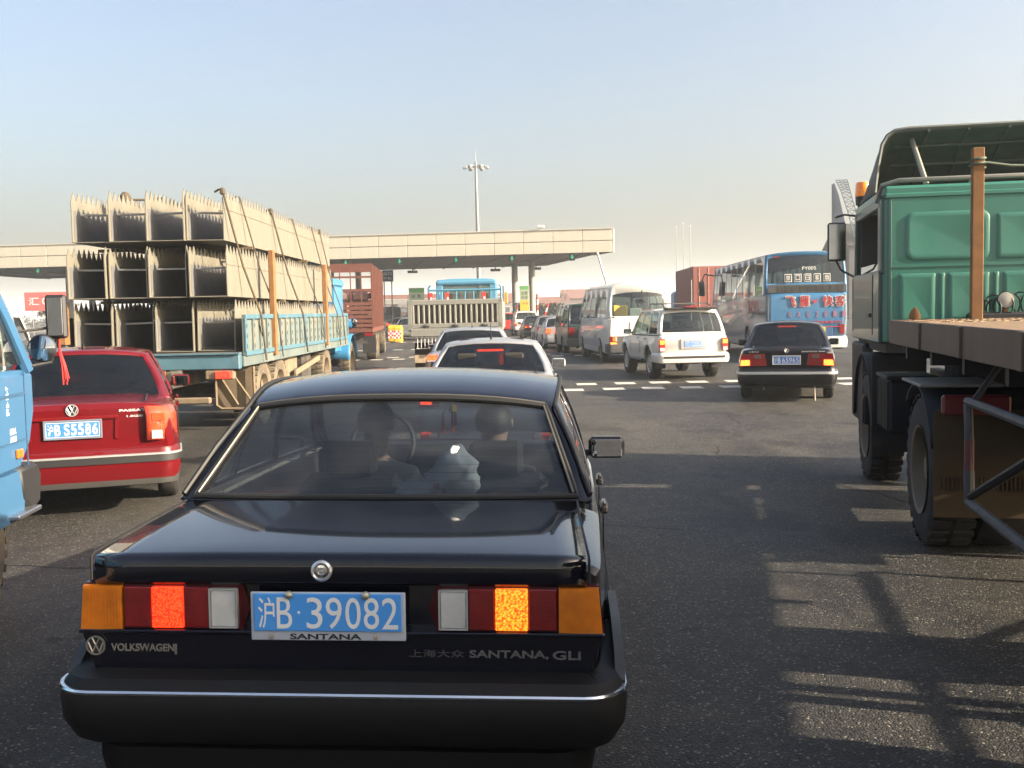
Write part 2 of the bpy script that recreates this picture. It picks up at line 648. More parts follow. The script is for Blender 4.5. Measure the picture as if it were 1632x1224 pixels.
def greenhouse(g):
    """g: yrb,yrt (rear glass base/top y at centre), yfb,yft (front), wbr,wbf,wtr,wtf half widths, zbr,zbf,zt,
    rb (rear bulge), fb (front bulge), cx, cs crowns, sides [(yb, yt, kind)...] kind of the piece that starts there,
    ar, af: part of the rear/front half width that is glass, t: default (t0,t1), tr/tf rear/front t."""
    t_def = g.get('t', (.05, .93))
    def zroof(a, s):
        return g['zt'] + g['cx'] * (1 - abs(a) ** 2.6) + g['cs'] * (1 - (2 * s - 1) ** 2) + g.get('rr', 0) * (1 - math.exp(-max(0, s) / .16))
    pts = []     # (bottom, top, kind of next, t)
    A = [0, .35, .7, g['ar'], 1.0]
    rb = g.get('rb', .06)
    fb = g.get('fb', .12)
    yr_t = lambda a: g['yrt'] + g.get('rbt', rb) * a * a
    yr_b = lambda a: g['yrb'] + rb * a * a
    yf_t = lambda a: g['yft'] - g.get('fbt', fb) * a * a
    yf_b = lambda a: g['yfb'] - fb * a * a
    gr = g.get('tr', t_def)
    for a in A[:-1]:
        pts.append(((a * g['wbr'], yr_b(a), g['zbr']), (a * g['wtr'], yr_t(a), zroof(a, 0)), 'rear_window' if a < g['ar'] else 'f', gr))
    y0b, y1b = yr_b(1), yf_b(1)
    y0t, y1t = yr_t(1), yf_t(1)
    sides = [(y0b, y0t, 'f')] + list(g['sides'])
    def wb(y):
        s = (y - y0b) / (y1b - y0b)
        return lerp(g['wbr'], g['wbf'], s) + g.get('bow', .03) * 4 * s * (1 - s)
    def wt(y):
        s = (y - y0t) / (y1t - y0t)
        return lerp(g['wtr'], g['wtf'], s) + g.get('bowt', .02) * 4 * s * (1 - s)
    def zb(y):
        s = (y - y0b) / (y1b - y0b)
        return lerp(g['zbr'], g['zbf'], s)
    ns = len(sides)
    for i, sd in enumerate(sides):
        yb, yt, kind = sd[:3]
        st = (yt - y0t) / (y1t - y0t)
        pts.append(((wb(yb), yb, zb(yb)), (wt(yt), yt, zroof(1, st)), kind, sd[3] if len(sd) > 3 else t_def))
        nb = sides[i + 1][:2] if i + 1 < ns else (y1b, y1t)
        k = g.get('nsub', 2)
        for q in range(1, k):
            b_ = lerp(yb, nb[0], q / k)
            t_ = lerp(yt, nb[1], q / k)
            st = (t_ - y0t) / (y1t - y0t)
            pts.append(((wb(b_), b_, zb(b_)), (wt(t_), t_, zroof(1, st)), kind, sd[3] if len(sd) > 3 else t_def))
    AF = [1.0, g['af'], .7, .35, 0]
    gf = g.get('tf', t_def)
    for a in AF:
        pts.append(((a * g['wbf'], yf_b(a), g['zbf']), (a * g['wtf'], yf_t(a), zroof(a, 1)), 'f' if a > g['af'] else 'windscreen', gf))
    frame = MB()
    panes = {}
    bo = g.get('bulge', .018)
    TR = [0, None, .33, .66, None, 1]
    for sgn in (1, -1):
        cnt = 0
        prev = None
        for i in range(len(pts) - 1):
            (b0, t0, kind, tt), (b1, t1, _, _) = pts[i], pts[i + 1]
            ts = [0, tt[0], lerp(tt[0], tt[1], .33), lerp(tt[0], tt[1], .66), tt[1], 1]
            def P(b, t, v, inset=0.0):
                bl = bo * 4 * v * (1 - v)
                p = Vector(b).lerp(Vector(t), v)
                side = Vector((1, 0, 0))
                w = min(1, abs(p.x) / (g['wtr'] * .9)) if kind in ('f', 'rear_window', 'windscreen') else 1
                p.x += bl * w
                if kind == 'rear_window':
                    p.y += inset - bl * (1 - w)
                elif kind == 'windscreen':
                    p.y -= inset - bl * (1 - w)
                else:
                    p.x -= inset
                return (p.x * sgn, p.y, p.z)
            if kind != prev:
                cnt += 1
                prev = kind
            for r in range(5):
                q = [P(b0, t0, ts[r]), P(b1, t1, ts[r]), P(b1, t1, ts[r + 1]), P(b0, t0, ts[r + 1])]
                if kind == 'f' or r in (0, 4):
                    frame.add(q, [(0, 1, 2, 3)])
                else:
                    ins = g.get('inset', .008)
                    q = [P(b0, t0, ts[r], ins), P(b1, t1, ts[r], ins), P(b1, t1, ts[r + 1], ins), P(b0, t0, ts[r + 1], ins)]
                    key = kind if kind in ('rear_window', 'windscreen') else '%s%d%d' % (kind, cnt, sgn)
                    panes.setdefault(key, (MB(), kind))[0].add(q, [(0, 1, 2, 3)])
    # roof
    top = [p for p in pts]
    rows = []
    yside = [p[1][1] for p in pts[4:len(pts) - 4]]
    aa = [-1, -g['ar'], -.7, -.35, 0, .35, .7, g['ar'], 1]
    for yt in yside:
        s = (yt - y0t) / (y1t - y0t)
        row = []
        for a in aa:
            row.append((a * wt(yt), lerp(yr_t(abs(a)), yf_t(abs(a)), s), zroof(a, s)))
        rows.append(row)
    frame.grid(rows)
    return frame, panes, dict(wb=wb, wt=wt, zb=zb, zroof=zroof)

_wheel_cache = {}
def wheel_meshes(kind, r, w):
    k = (kind, r, w)
    if k in _wheel_cache:
        return _wheel_cache[k]
    t = MB()
    ri = r * (.62 if kind in ('car', 'steel') else .60)
    prof = [(ri, -w / 2 + .01), (r * .9, -w / 2), (r * .975, -w / 2 + .02), (r, -w / 2 + .045), (r, w / 2 - .045), (r * .975, w / 2 - .02), (r * .9, w / 2), (ri, w / 2 - .01)]
    t.lathe(prof, (0, 0, 0), (1, 0, 0), 28, closed=True)
    if kind in ('truck', 'tractor'):
        for i in range(30):                      # tread lugs
            a = 2 * math.pi * i / 30
            for sx in (-1, 1):
                rot = Matrix.Rotation(a + (.1 * sx), 3, 'X')
                t.box(rot @ Vector((sx * w * .27, 0, r + .004)), (w * .42, r * .11, .022), rot=rot)
    to = t.build('wheel', RUBD if kind == 'truck' else RUB)
    m = MB()
    if kind == 'car':
        m.lathe([(ri + .004, w / 2 - .005), (ri * .93, w / 2 - .015), (ri * .9, w / 2 - .06), (ri * .9, -w / 2 + .02)], (0, 0, 0), (1, 0, 0), 28)
        m.lathe([(ri * .3, w / 2 - .02), (ri * .27, w / 2 - .01), (.0, w / 2 - .008)], (0, 0, 0), (1, 0, 0), 20)
        for i in range(7):
            a = 2 * math.pi * i / 7
            rot = Matrix.Rotation(a, 3, 'X')
            m.box(rot @ Vector((w / 2 - .035, 0, ri * .58)), (.025, ri * .26, ri * .72), rot=rot, bev=.006)
        m.cyl((w / 2 - .09, 0, 0), (w / 2 - .085, 0, 0), ri * .88, n=24)
        ro = m.build('rim', ALU)
    else:
        m.lathe([(ri + .006, w / 2 + .004), (ri * .95, w / 2 - .004), (ri * .86, w / 2 - .09), (ri * .55, w / 2 - .11), (ri * .42, w / 2 - .10), (ri * .30, w / 2 - .09), (ri * .28, w / 2 - .05), (0, w / 2 - .045)], (0, 0, 0), (1, 0, 0), 28)
        for i in range(8):
            a = 2 * math.pi * i / 8
            p = (w / 2 - .12, math.cos(a) * ri * .46, math.sin(a) * ri * .46)
            m.cyl(p, (p[0] + .04, p[1], p[2]), .018, n=6)
        ro = m.build('rim', STEELW)
    a, b = to.data, ro.data
    bpy.data.objects.remove(to)
    bpy.data.objects.remove(ro)
    _wheel_cache[k] = (a, b)
    return a, b

def add_wheel(parent, x, y, r, w, kind='car'):
    a, b = wheel_meshes(kind, r, w)
    o = bpy.data.objects.new('wheel', a)
    COL.objects.link(o)
    o.parent = parent
    o.location = (x, y, r)
    if x < 0:
        o.rotation_euler = (0, 0, math.pi)
    o2 = bpy.data.objects.new('rim', b)
    COL.objects.link(o2)
    o2.parent = o
    return o

def add_plate(parent, x, y, z, chars, w=.44, h=.14, frame=None, back=False, rx=0.0, bold=.02):
    """blue number plate facing -y, with white characters as its sub-part"""
    m = MB()
    m.box((0, 0, 0), (w, .006, h), bev=.002)
    p = m.build('number_plate', PBLUE, parent)
    p.location = (x, y, z)
    p.rotation_euler = (rx, 0, 0)
    t = MB()
    if isinstance(chars, str):
        n = len(chars)
        xs = []
        cw = w * .94 / (n + .3)
        x0 = -w * .47
        for i, c in enumerate(chars):
            if i == 2:
                x0 += cw * .3
            xs.append((c, x0 + cw * .1, x0 + cw * .9))
            x0 += cw
        chars = xs
    for c, a, b in chars:
        if c == ' ':
            continue
        put_text(t, c, a, b, -h * .36, h * .36, -.0045, bold=bold if c.isascii() else 0, depth=.002)
    b_ = .006
    for s in (-1, 1):
        t.box((0, -.0042, s * (h / 2 - b_)), (w - .012, .0016, .004))
        t.box((s * (w / 2 - b_), -.0042, 0), (.004, .0016, h - .02))
    t.build('plate_lettering', WHITE, p, smooth=False)
    if frame:
        f = MB()
        for s in (-1, 1):
            f.box((0, -.002, s * (h / 2 + .008)), (w + .03, .014, .016), bev=.003)
            f.box((s * (w / 2 + .008), -.002, 0), (.016, .014, h + .0), bev=.003)
        f.build('plate_frame', frame, p)
    return p

def add_mirror(parent, x, y, z, paint, s=1, w=.20, h=.13):
    m = MB()
    m.box((0, .04, 0), (w, .10, h), bev=.035)
    m.box((-s * w * .62, .03, -h * .25), (w * .4, .05, h * .3), bev=.015)
    o = m.build('door_mirror', paint, parent)
    o.location = (x, y, z)
    g = MB()
    g.box((.0, -.014, 0), (w * .84, .006, h * .80), bev=.002)
    g.build('mirror_glass', MIR, o)
    return o

def add_handle(parent, x, y, z, mat):
    m = MB()
    m.box((0, 0, 0), (.03, .20, .035), bev=.012)
    o = m.build('door_handle', mat, parent)
    o.location = (x, y, z)
    return o

def seat_mb(wide=.5, head=True, n=1):
    m = MB()
    m.box((0, .05, .10), (wide, .5, .20), bev=.05)
    m.box((0, -.22, .42), (wide, .16, .60), bev=.06, rot=Matrix.Rotation(R(-12), 3, 'X').inverted())
    if head:
        for i in range(n):
            hx = (i - (n - 1) / 2) * wide / max(n, 1)
            m.box((hx, -.31, .80), (.26, .10, .17), bev=.045)
            for s in (-1, 1):
                m.cyl((hx + s * .06, -.30, .66), (hx + s * .06, -.31, .76), .008, n=6)
    return m

def door_seams(ylist, xs, z0, z1, mats=None):
    m = MB()
    for y in ylist:
        for s in (-1, 1):
            m.box((s * xs(y), y, (z0 + z1) / 2), (.006, .007, z1 - z0))
    return m

def sedan_like(name, label, loc, yaw, paint, keys, gh, arches, cabin, wr=.30, ww=.19, glass=None, cat='car', group=None,
               trim=None, tx=.71, seats=True, kindw='car', tilt=0.0, bump=None, bumpmat=None, stripmat=None, handles=(), handlez=.8,
               mirror=None, seams=(), plate=None, plate_pos=None, brake_light=None, arch_w=0.0, gmats=None):
    root = thing(name, label, cat, (loc[0], loc[1], 0), R(-yaw), group, ry=tilt)
    lower_body(keys, arches, cabin, arch_w=arch_w).build('body', [paint, UNDER, INT], root, angle=32, weld=True)
    fr, panes, fn = greenhouse(gh)
    fr.build('roof', [paint], root, angle=38, weld=True, solid=.022)
    gnames = {'g': 'side_window', 'rear_window': 'rear_window', 'windscreen': 'windscreen'}
    for k, (mb, kind) in panes.items():
        gm = (gmats or {}).get(kind, glass or G_DARK)
        mb.build(gnames.get(kind, 'side_window'), gm, root, weld=True)
    for yc, zc, ra in arches:
        for s in (-1, 1):
            add_wheel(root, s * tx, yc, wr, ww, kindw)
    if seats:
        yf = gh['yft'] - .15
        for s in (-1, 1):
            o = seat_mb(.46).build('front_seat', SEAT, root)
            o.location = (s * .36, yf, cabin[2] + .02)
        if yf - gh['yrt'] > .8:
            o = seat_mb(1.2, True, 2).build('rear_seat', SEAT, root)
            o.location = (0, yf - .74, cabin[2] + .0)
    if bump:
        for (path, prof, mt) in bump:
            m = MB()
            m.sweep(path, prof, closed=True)
            nm = 'bumper' if mt is not CHR and mt is not SILV else 'chrome_strip'
            m.build(nm, mt, root)
    if seams:
        wfun = lambda y: interp(keys, y)[2] - .004
        m = MB()
        for y in seams:
            for s in (-1, 1):
                zb, ws, wm, wsh, zsh, zdk = interp(keys, y)
                m.box((s * (wm + .0005), y, lerp(zb, zsh, .55)), (.006, .008, (zsh - zb) * .5))
        m.build('door_seam', BLK, root)
    for y in handles:
        for s in (-1, 1):
            zb, ws, wm, wsh, zsh, zdk = interp(keys, y)
            add_handle(root, s * (lerp(wm, wsh, .2) + .01), y, handlez, trim or BLK)
    if mirror:
        y, z, mt = mirror
        zb, ws, wm, wsh, zsh, zdk = interp(keys, y)
        for s in (-1, 1):
            add_mirror(root, s * (wsh + .11), y, z, mt, s)
    if brake_light:
        y, z, on = brake_light
        m = MB()
        m.box((0, y, z), (.34, .03, .028), bev=.006)
        m.build('high_brake_light', L_REDON if on else L_RED, root)
    return root, fn

def rear_path(w, y0, ylen, r=.12, n=5, s=1):
    """plan path round the back of a car, from left flank to right flank (travel so that 'out' faces away)"""
    p = [(-w, y0 + ylen)]
    for k in range(n + 1):
        a = math.pi / 2 * k / n
        p.append((-w + r - r * math.cos(a), y0 + r - r * math.sin(a) + .03 * (1 - (1 - k / n)) * 0))
    q = [(-x, y) for x, y in p][::-1]
    return p + q

def std_sedan(name, label, loc, yaw, paint, L=4.6, W=1.75, H=1.45, zsh=.92, lamps='plain', lit=True, plate=None, group=None, glass=None,
              trim=None, handles=True, bumper=None, strip=None, antenna=False, mirror=True, hb=None, wr=.31, far=False, tilt=0.0, trunk=.92, platez=.75, spoiler=False):
    hw = W / 2
    zt = H - .085
    keys = [(0.0, .34, hw - .13, hw - .10, hw - .17, zsh - .04, zsh - .005),
            (.05, .28, hw - .07, hw - .045, hw - .11, zsh, zsh + .04),
            (.2, .24, hw - .03, hw - .005, hw - .07, zsh + .005, zsh + .06),
            (.72, .22, hw - .02, hw, hw - .055, zsh + .005, zsh + .07),
            (1.4, .21, hw - .02, hw, hw - .06, zsh, zsh + .06),
            (3.1, .21, hw - .02, hw, hw - .07, zsh - .03, zsh + .02),
            (L - .75, .23, hw - .03, hw - .01, hw - .11, zsh - .14, zsh - .08),
            (L - .2, .26, hw - .09, hw - .07, hw - .18, zsh - .24, zsh - .19),
            (L, .34, hw - .24, hw - .22, hw - .32, zsh - .32, zsh - .30)]
    gh = dict(yrb=.72, yrt=1.32, yfb=L - 1.45, yft=L - 2.2, wbr=hw - .075, wbf=hw - .085, wtr=hw - .27, wtf=hw - .28, zbr=zsh + .0, zbf=zsh - .02,
              zt=zt, cx=.055, cs=.03, ar=.90, af=.92, rb=.10, rbt=.06, fb=.22, fbt=.12, t=(.06, .92), tr=(.09, .93),
              sides=[(1.12, 1.55, 'g'), (1.62, 1.86, 'f'), (1.66, 1.9, 'g'), (2.32, 2.22, 'f'), (2.40, 2.28, 'g'), (L - 1.80, L - 2.36, 'f')])
    arches = [(1.0, wr, wr + .055), (L - .92, wr, wr + .055)]
    bm = bumper or paint
    path = rear_path(hw - .015, -.045, .62, .16)
    bump = [(path, [(-.05, .30), (.0, .33), (.022, .42), (.024, .54), (.0, .60), (-.05, .60)], bm)]
    if strip:
        bump.append((path, [(.018, .50), (.034, .505), (.034, .545), (.018, .55)], strip))
    root, fn = sedan_like(name, label, loc, yaw, paint, keys, gh, arches, (.85, L - 1.5, .32), wr, .19, glass, 'car', group, trim, hw - .12,
                          not far, 'car', tilt, bump, handles=() if far else (1.75, 2.75), handlez=zsh - .12,
                          mirror=(L - 1.75, zsh + .05, paint) if mirror else None, seams=() if far else (1.62, 2.35, L - 1.35),
                          brake_light=hb and (hb if isinstance(hb, tuple) else (1.36, zt - .03, True)))
    # trunk lid seam and lamps
    if not far:
        m = MB()
        for s in (-1, 1):
            m.box((s * (hw - .27), .40, zsh + .052), (.006, .66, .02))
        m.build('boot_seam', BLK, root)
    lo, hi = (zsh - .22, zsh - .02)
    if lamps == 'corner':
        lo, hi = zsh - .30, zsh + .03
    for s in (-1, 1):
        m = MB()
        xo, xi = hw - .06, hw - (.48 if lamps == 'wide' else .30)
        poly = [(s * xi, lo), (s * xo, lo), (s * (xo - .03), hi), (s * xi, hi)]
        m.prism(poly, -.035, .10)
        t = m.build('tail_light', L_REDON if (lit and lamps == 'lit') else L_RED, root)
        if lamps in ('wide', 'corner'):
            a = MB()
            a.box((s * (xo - .09), -.038, lerp(lo, hi, .3)), (.13, .012, (hi - lo) * .42), bev=.003)
            a.build('lamp_lens', L_REDON if lit else L_AMB, t)
            a = MB()
            a.box((s * (xi + .07), -.038, lerp(lo, hi, .45)), (.10, .012, (hi - lo) * .45), bev=.003)
            a.build('lamp_lens', L_WHT, t)
    if plate:
        add_plate(root, 0, -.012 if platez > .6 else -.03, platez, plate, .40, .125, SILV)
    if antenna:
        m = MB()
        yy = 1.5
        zz = fn['zroof'](0, .1)
        m.tube([(0, yy, zz), (0, yy - .02, zz + .05)], [.018, .010], 8)
        m.tube([(0, yy - .02, zz + .04), (0, yy - .16, zz + .34)], [.005, .003], 6)
        m.build('antenna', BLK, root)
    return root, fn
# ------------------------------------------------------------------ the black saloon in front of the camera
P_BLACK = M('black_car_paint', (.0045, .005, .011), .22, coat=1.0, var=.15, scale=3)
TRIM = M('grey_black_trim', (.007, .007, .008), .6, var=.2, scale=9, spec=.3)
GASK = M('window_gasket', (.012, .012, .012), .6)
G_HERO = GLASS('hero_rear_glass', (.24, .28, .32), film=.05)
HX, HY, HYAW = -.565, 3.2, 3.4

hkeys = [(0.0, .36, .72, .805, .80, .93, .955),
         (.02, .34, .74, .812, .815, .945, .975),
         (.10, .30, .76, .82, .82, .95, .985),
         (.40, .26, .79, .845, .825, .955, 1.0),
         (.76, .24, .80, .86, .83, .965, 1.015),
         (2.2, .22, .81, .86, .825, .95, 1.0),
         (3.05, .22, .81, .85, .79, .93, .96),
         (4.15, .24, .79, .83, .74, .86, .885),
         (4.42, .30, .74, .79, .70, .80, .82),
         (4.50, .36, .70, .75, .68, .74, .76)]
hgh = dict(yrb=.73, yrt=1.20, yfb=3.05, yft=2.35, wbr=.805, wbf=.775, wtr=.655, wtf=.64, zbr=1.012, zbf=.95, zt=1.338, cx=.05, cs=.035, rr=.042,
           ar=.935, af=.93, rb=.05, rbt=.03, fb=.16, fbt=.08, t=(.05, .93), tr=(.03, .955), bow=.02, bowt=.02, nsub=3,
           sides=[(1.12, 1.36, 'g'), (1.36, 1.50, 'f'), (1.41, 1.53, 'g'), (2.00, 1.86, 'f'), (2.07, 1.91, 'g'), (2.78, 2.22, 'f')])
hero = thing('black_saloon_car', 'black saloon directly ahead with brake lights on and plate ending 39082', 'car', (HX, HY, 0), R(-HYAW), ry=R(.7))
harches = [(1.0, .30, .36), (3.55, .30, .36)]
lower_body(hkeys, harches, (.80, 2.98, .35)).build('body', [P_BLACK, UNDER, INT], hero, angle=34, weld=True)
hfr, hpan, hfn = greenhouse(hgh)
hroof = hfr.build('roof', [P_BLACK], hero, angle=42, weld=True, solid=.02)
hroof.modifiers.new('soft', 'BEVEL').width = .004
for _k, (_mb, _kind) in hpan.items():
    _mb.build({'rear_window': 'rear_window', 'windscreen': 'windscreen'}.get(_kind, 'side_window'),
              G_HERO if _kind == 'rear_window' else GLASS('clean_windscreen', (.90, .94, .93), film=.01) if _kind == 'windscreen' else GLASS('saloon_side_glass', (.62, .70, .68), film=.02), hero, weld=True)
for _y, _z, _r in harches:
    for _s in (-1, 1):
        add_wheel(hero, _s * .70, _y, .30, .185)

# rear window rubber and bright strip, drawn along the window opening
def hglass(a, v, off=.0):
    b = Vector((a * hgh['wbr'], hgh['yrb'] + hgh['rb'] * a * a, hgh['zbr']))
    t = Vector((a * hgh['wtr'], hgh['yrt'] + hgh['rbt'] * a * a, hgh['zt'] + hgh['cx'] * (1 - abs(a) ** 2.6)))
    p = b.lerp(t, v)
    n = Vector((0, -(t.z - b.z), (t.y - b.y))).normalized()
    return p + n * off
ringp = []
ar = hgh['ar']
for k in range(13):
    ringp.append(hglass(-ar + 2 * ar * k / 12, .955, .004))
side_r = [hglass(ar, .955 - .925 * k / 8, .004) for k in range(1, 9)]
side_l = [hglass(-ar, .03 + .925 * k / 8, .004) for k in range(0, 8)]
bot_r = [hglass(ar - 2 * ar * k / 12, .03, .004) for k in range(1, 13)]
loop = ringp + side_r + bot_r + side_l[1:]
m = MB()
m.tube(loop, .013, 8, closed=True)
m.build('window_gasket', GASK, hero)
m = MB()
m.tube([p + Vector((0, -.008, .004)) for p in ([hglass(-ar * .985, .05 + .89 * k / 10, .008) for k in range(11)])], .0045, 6)
m.tube([p + Vector((0, -.008, .004)) for p in ([hglass(ar * .985, .05 + .89 * k / 10, .008) for k in range(11)])], .0045, 6)
m.tube([hglass(-ar + 2 * ar * k / 12, .975, .012) for k in range(13)], .004, 6)
m.build('window_bright_strip', M('dull_bright_strip', (.16, .145, .115), .4, metal=.6), hero)
# heating wires in the pane
m = MB()
for i in range(11):
    v = .12 + .075 * i
    m.tube([hglass(-ar * .95 + 2 * ar * .95 * k / 10, v, -.012) for k in range(11)], .0006, 4)
m.build('heater_wires', M('heater_wire', (.16, .10, .06), .6), hero)
# drip rails
m = MB()
for s in (-1, 1):
    pts = []
    for i in range(12):
        q = i / 11
        y = lerp(1.2, 2.3, q)
        pts.append((s * (hfn['wt'](y) + .006), y, hfn['zroof'](1, (y - 1.23) / 1.04) + .004))
    pts = [Vector((s * .80, .80, 1.03)), Vector((s * .735, 1.0, 1.19))] + [Vector(p) for p in pts] + [Vector((s * .71, 2.62, 1.16)), Vector((s * .775, 2.9, .97))]
    m.tube(pts, .010, 6)
m.build('drip_rail', GASK, hero)

# boot lid: a panel just proud of the shell, lip hanging over the rear face
m = MB()
rows = []
for y, z0 in ((-.036, .894), (-.042, .905), (-.042, .94), (-.043, .970), (-.032, .984), (.0, .990), (.10, .9985), (.30, 1.012), (.50, 1.020), (.665, 1.0255), (.668, 1.01)):
    row = []
    for k in range(17):
        a = -1 + k / 8
        w = lerp(.772, .745, max(0, y) / .67)
        cr = -.010 * abs(a) ** 3 if y > -.02 else -.006 * a * a
        yy = y + .06 * a * a * max(0, y) / .67 + (.012 * a * a if y < .05 else 0)
        row.append((a * w, yy, z0 + cr))
    rows.append(row)
m.grid(rows)
boot = m.build('boot_lid', P_BLACK, hero, angle=50, solid=.018)
m = MB()
m.lathe([(.033, 0), (.033, -.010), (.027, -.014), (.022, -.008)], (-.045, -.040, .941), (0, 1, 0), 24)
m.build('boot_lock_ring', SILV, boot)
m = MB()
m.lathe([(.021, -.006), (.019, -.012), (.012, -.013), (.011, -.009), (0, -.009)], (-.045, -.041, .941), (0, 1, 0), 20)
m.box((-.045, -.054, .941), (.012, .004, .003))
m.build('boot_lock', CHR, boot)

# tail lamps, each with its lenses
def hero_lamp(s):
    m = MB()
    m.prism([(s * .305, .742), (s * .828, .742), (s * .812, .892), (s * .305, .892)], -.018, .012)
    m.prism([(s * .284, .815), (s * .305, .747), (s * .305, .888), ], -.012, .0)
    lamp = m.build('tail_light', M('dark_red_housing', (.09, .006, .01), .25, coat=.5), hero)
    zz = (.752, .882)
    segs = [('reversing_lens', .318, .405, L_WHT, .0), ('red_lens', .409, .490, L_RED, 0), ('brake_lens', .492, .592, L_BRK if s > 0 else L_BRKR, .002), ('red_lens', .594, .682, L_RED, 0),
            ('indicator_lens', .688, .822, L_AMB, .006)]
    for nm, a, b, mt, out in segs:
        q = MB()
        if nm == 'indicator_lens':
            q.prism([(s * a, zz[0] - .004), (s * b, zz[0] - .006), (s * (b - .012), zz[1] + .006), (s * a, zz[1] + .004)], -.036, .08)
            for k in range(11):
                q.box((s * (a + .012 + k * .0102), -.0365, sum(zz) / 2), (.005, .003, zz[1] - zz[0] - .012))
        elif nm == 'reversing_lens':
            q.box((s * (a + b) / 2, -.024, sum(zz) / 2), (b - a, .024, zz[1] - zz[0] - .006), bev=.006)
        else:
            q.box((s * (a + b) / 2, -.022 - out, sum(zz) / 2), (b - a, .022, zz[1] - zz[0]), bev=.003)
            if nm == 'red_lens':
                for k in range(9):
                    q.box((s * (a + b) / 2, -.0335, zz[0] + .010 + k * .0137), (b - a - .008, .002, .006))
        q.build(nm, mt, lamp)
        if nm == 'reversing_lens':
            q = MB()
            for d in (-1, 1):
                q.box((s * (a + b) / 2, -.034, sum(zz) / 2 + d * .061), (b - a, .012, .004))
                q.box((s * (a + b) / 2 + d * .0435, -.034, sum(zz) / 2), (.004, .012, .124))
            q.build('lens_rim', SILV, lamp)
L_BRK = LENS('brake_lens_lit', (.8, .03, .01), 1.1, (1.0, .34, .02), cell=130, depth=.2)
L_BRKR = LENS('brake_lens_lit_red', (.8, .02, .01), 1.0, (1.0, .075, .012), cell=170, depth=.2)
hero_lamp(-1)
hero_lamp(1)

# lower rear panel with its ledge
m = MB()
m.prism([(-.822, .738), (.822, .738), (.775, .60), (-.775, .60)], -.030, .005)
m.box((0, -.020, .741), (1.655, .045, .012), bev=.005)
m.build('rear_panel', P_BLACK, hero, angle=30)

# plate with its frame
PZ = .797
m = MB()
m.box((0, 0, 0), (.485, .010, .152), bev=.004)
pf = m.build('plate_frame', M('pale_plate_frame', (.66, .70, .78), .35, metal=.2), hero)
pf.location = (-.028, -.044, PZ)
t = MB()
put_text(t, 'SANTANA', -.12, .105, -.072, -.054, -.0062, bold=.03, depth=.002)
t.build('frame_lettering', BLK, pf, smooth=False)
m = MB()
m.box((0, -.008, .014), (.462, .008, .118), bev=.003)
m.build('plate_board', M('lifted_plate_blue', (.085, .40, 1.0), .35, var=.04), pf)  # brighter than the other plates' blue, lifted against the shade here
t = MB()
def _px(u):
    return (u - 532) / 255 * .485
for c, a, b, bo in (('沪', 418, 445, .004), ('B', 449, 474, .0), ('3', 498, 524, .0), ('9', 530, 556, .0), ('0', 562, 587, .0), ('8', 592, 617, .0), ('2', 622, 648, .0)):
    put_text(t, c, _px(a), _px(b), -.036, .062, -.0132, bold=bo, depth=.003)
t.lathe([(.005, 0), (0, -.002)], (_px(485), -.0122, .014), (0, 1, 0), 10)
t.build('plate_lettering', M('lifted_plate_white', (1.0, 1.0, .98), .4, var=.03), pf, smooth=False)  # white raised in colour too, as the plate lies in shade
m = MB()
for x, z in ((-.118, .070), (.122, .070)):
    m.lathe([(.013, .0), (.012, -.008), (.006, -.011), (0, -.0115)], (x, -.012, z), (0, 1, 0), 14)
for x, z in ((-.178, -.063), (.150, -.063)):
    m.lathe([(.008, .0), (.007, -.006), (0, -.007)], (x, -.006, z), (0, 1, 0), 12)
m.build('plate_bolt', M('brass_bolt', (.55, .50, .38), .3, metal=.8), pf)

# badges
DCH = M('dull_chrome', (.42, .40, .36), .3, metal=.8, dust=.3)
def roundel(parent, x, y, z, r, mt, name='badge'):
    m = MB()
    m.lathe([(r, 0), (r, -.006), (r * .86, -.006), (r * .86, -.001)], (0, 0, 0), (0, 1, 0), 28)
    for pts in ([(-.38, .80), (-.02, .06)], [(.38, .80), (.02, .06)], [(-.78, .32), (-.36, -.70)], [(.78, .32), (.36, -.70)], [(-.36, -.70), (0, .02)], [(.36, -.70), (0, .02)]):
        m.tube([(p[0] * r, -.003, p[1] * r) for p in pts], r * .085, 5)
    o = m.build(name, mt, parent)
    o.location = (x, y, z)
    q = MB()
    q.lathe([(r * .87, -.0015), (0, -.0015)], (0, 0, 0), (0, 1, 0), 24)
    q.build('badge_back', BLK, o)
    return o
roundel(hero, -.775, -.0345, .695, .031, DCH)
t = MB()
put_text(t, 'VOLKSWAGEN', -.728, -.525, .676, .700, -.0325, bold=.015, depth=.004)
t.box((-.519, -.033, .684), (.006, .004, .032))
t.build('maker_lettering', DCH, hero, smooth=False)
t = MB()
put_text(t, 'SANTANA,', .41, .655, .662, .690, -.0325, bold=.02, depth=.004)
put_text(t, 'GLi', .668, .755, .662, .690, -.0325, bold=.02, depth=.004)
t.build('model_lettering', M('shaded_chrome', (.20, .20, .21), .35, metal=.8), hero, smooth=False)  # metal of this and the script below darkened for the shadow here
t = MB()
put_text(t, '上海大众', .222, .392, .666, .690, -.0325, depth=.003)
t.build('maker_script', M('shadowed_badge', (.12, .12, .125), .35, metal=.7), hero, smooth=False)

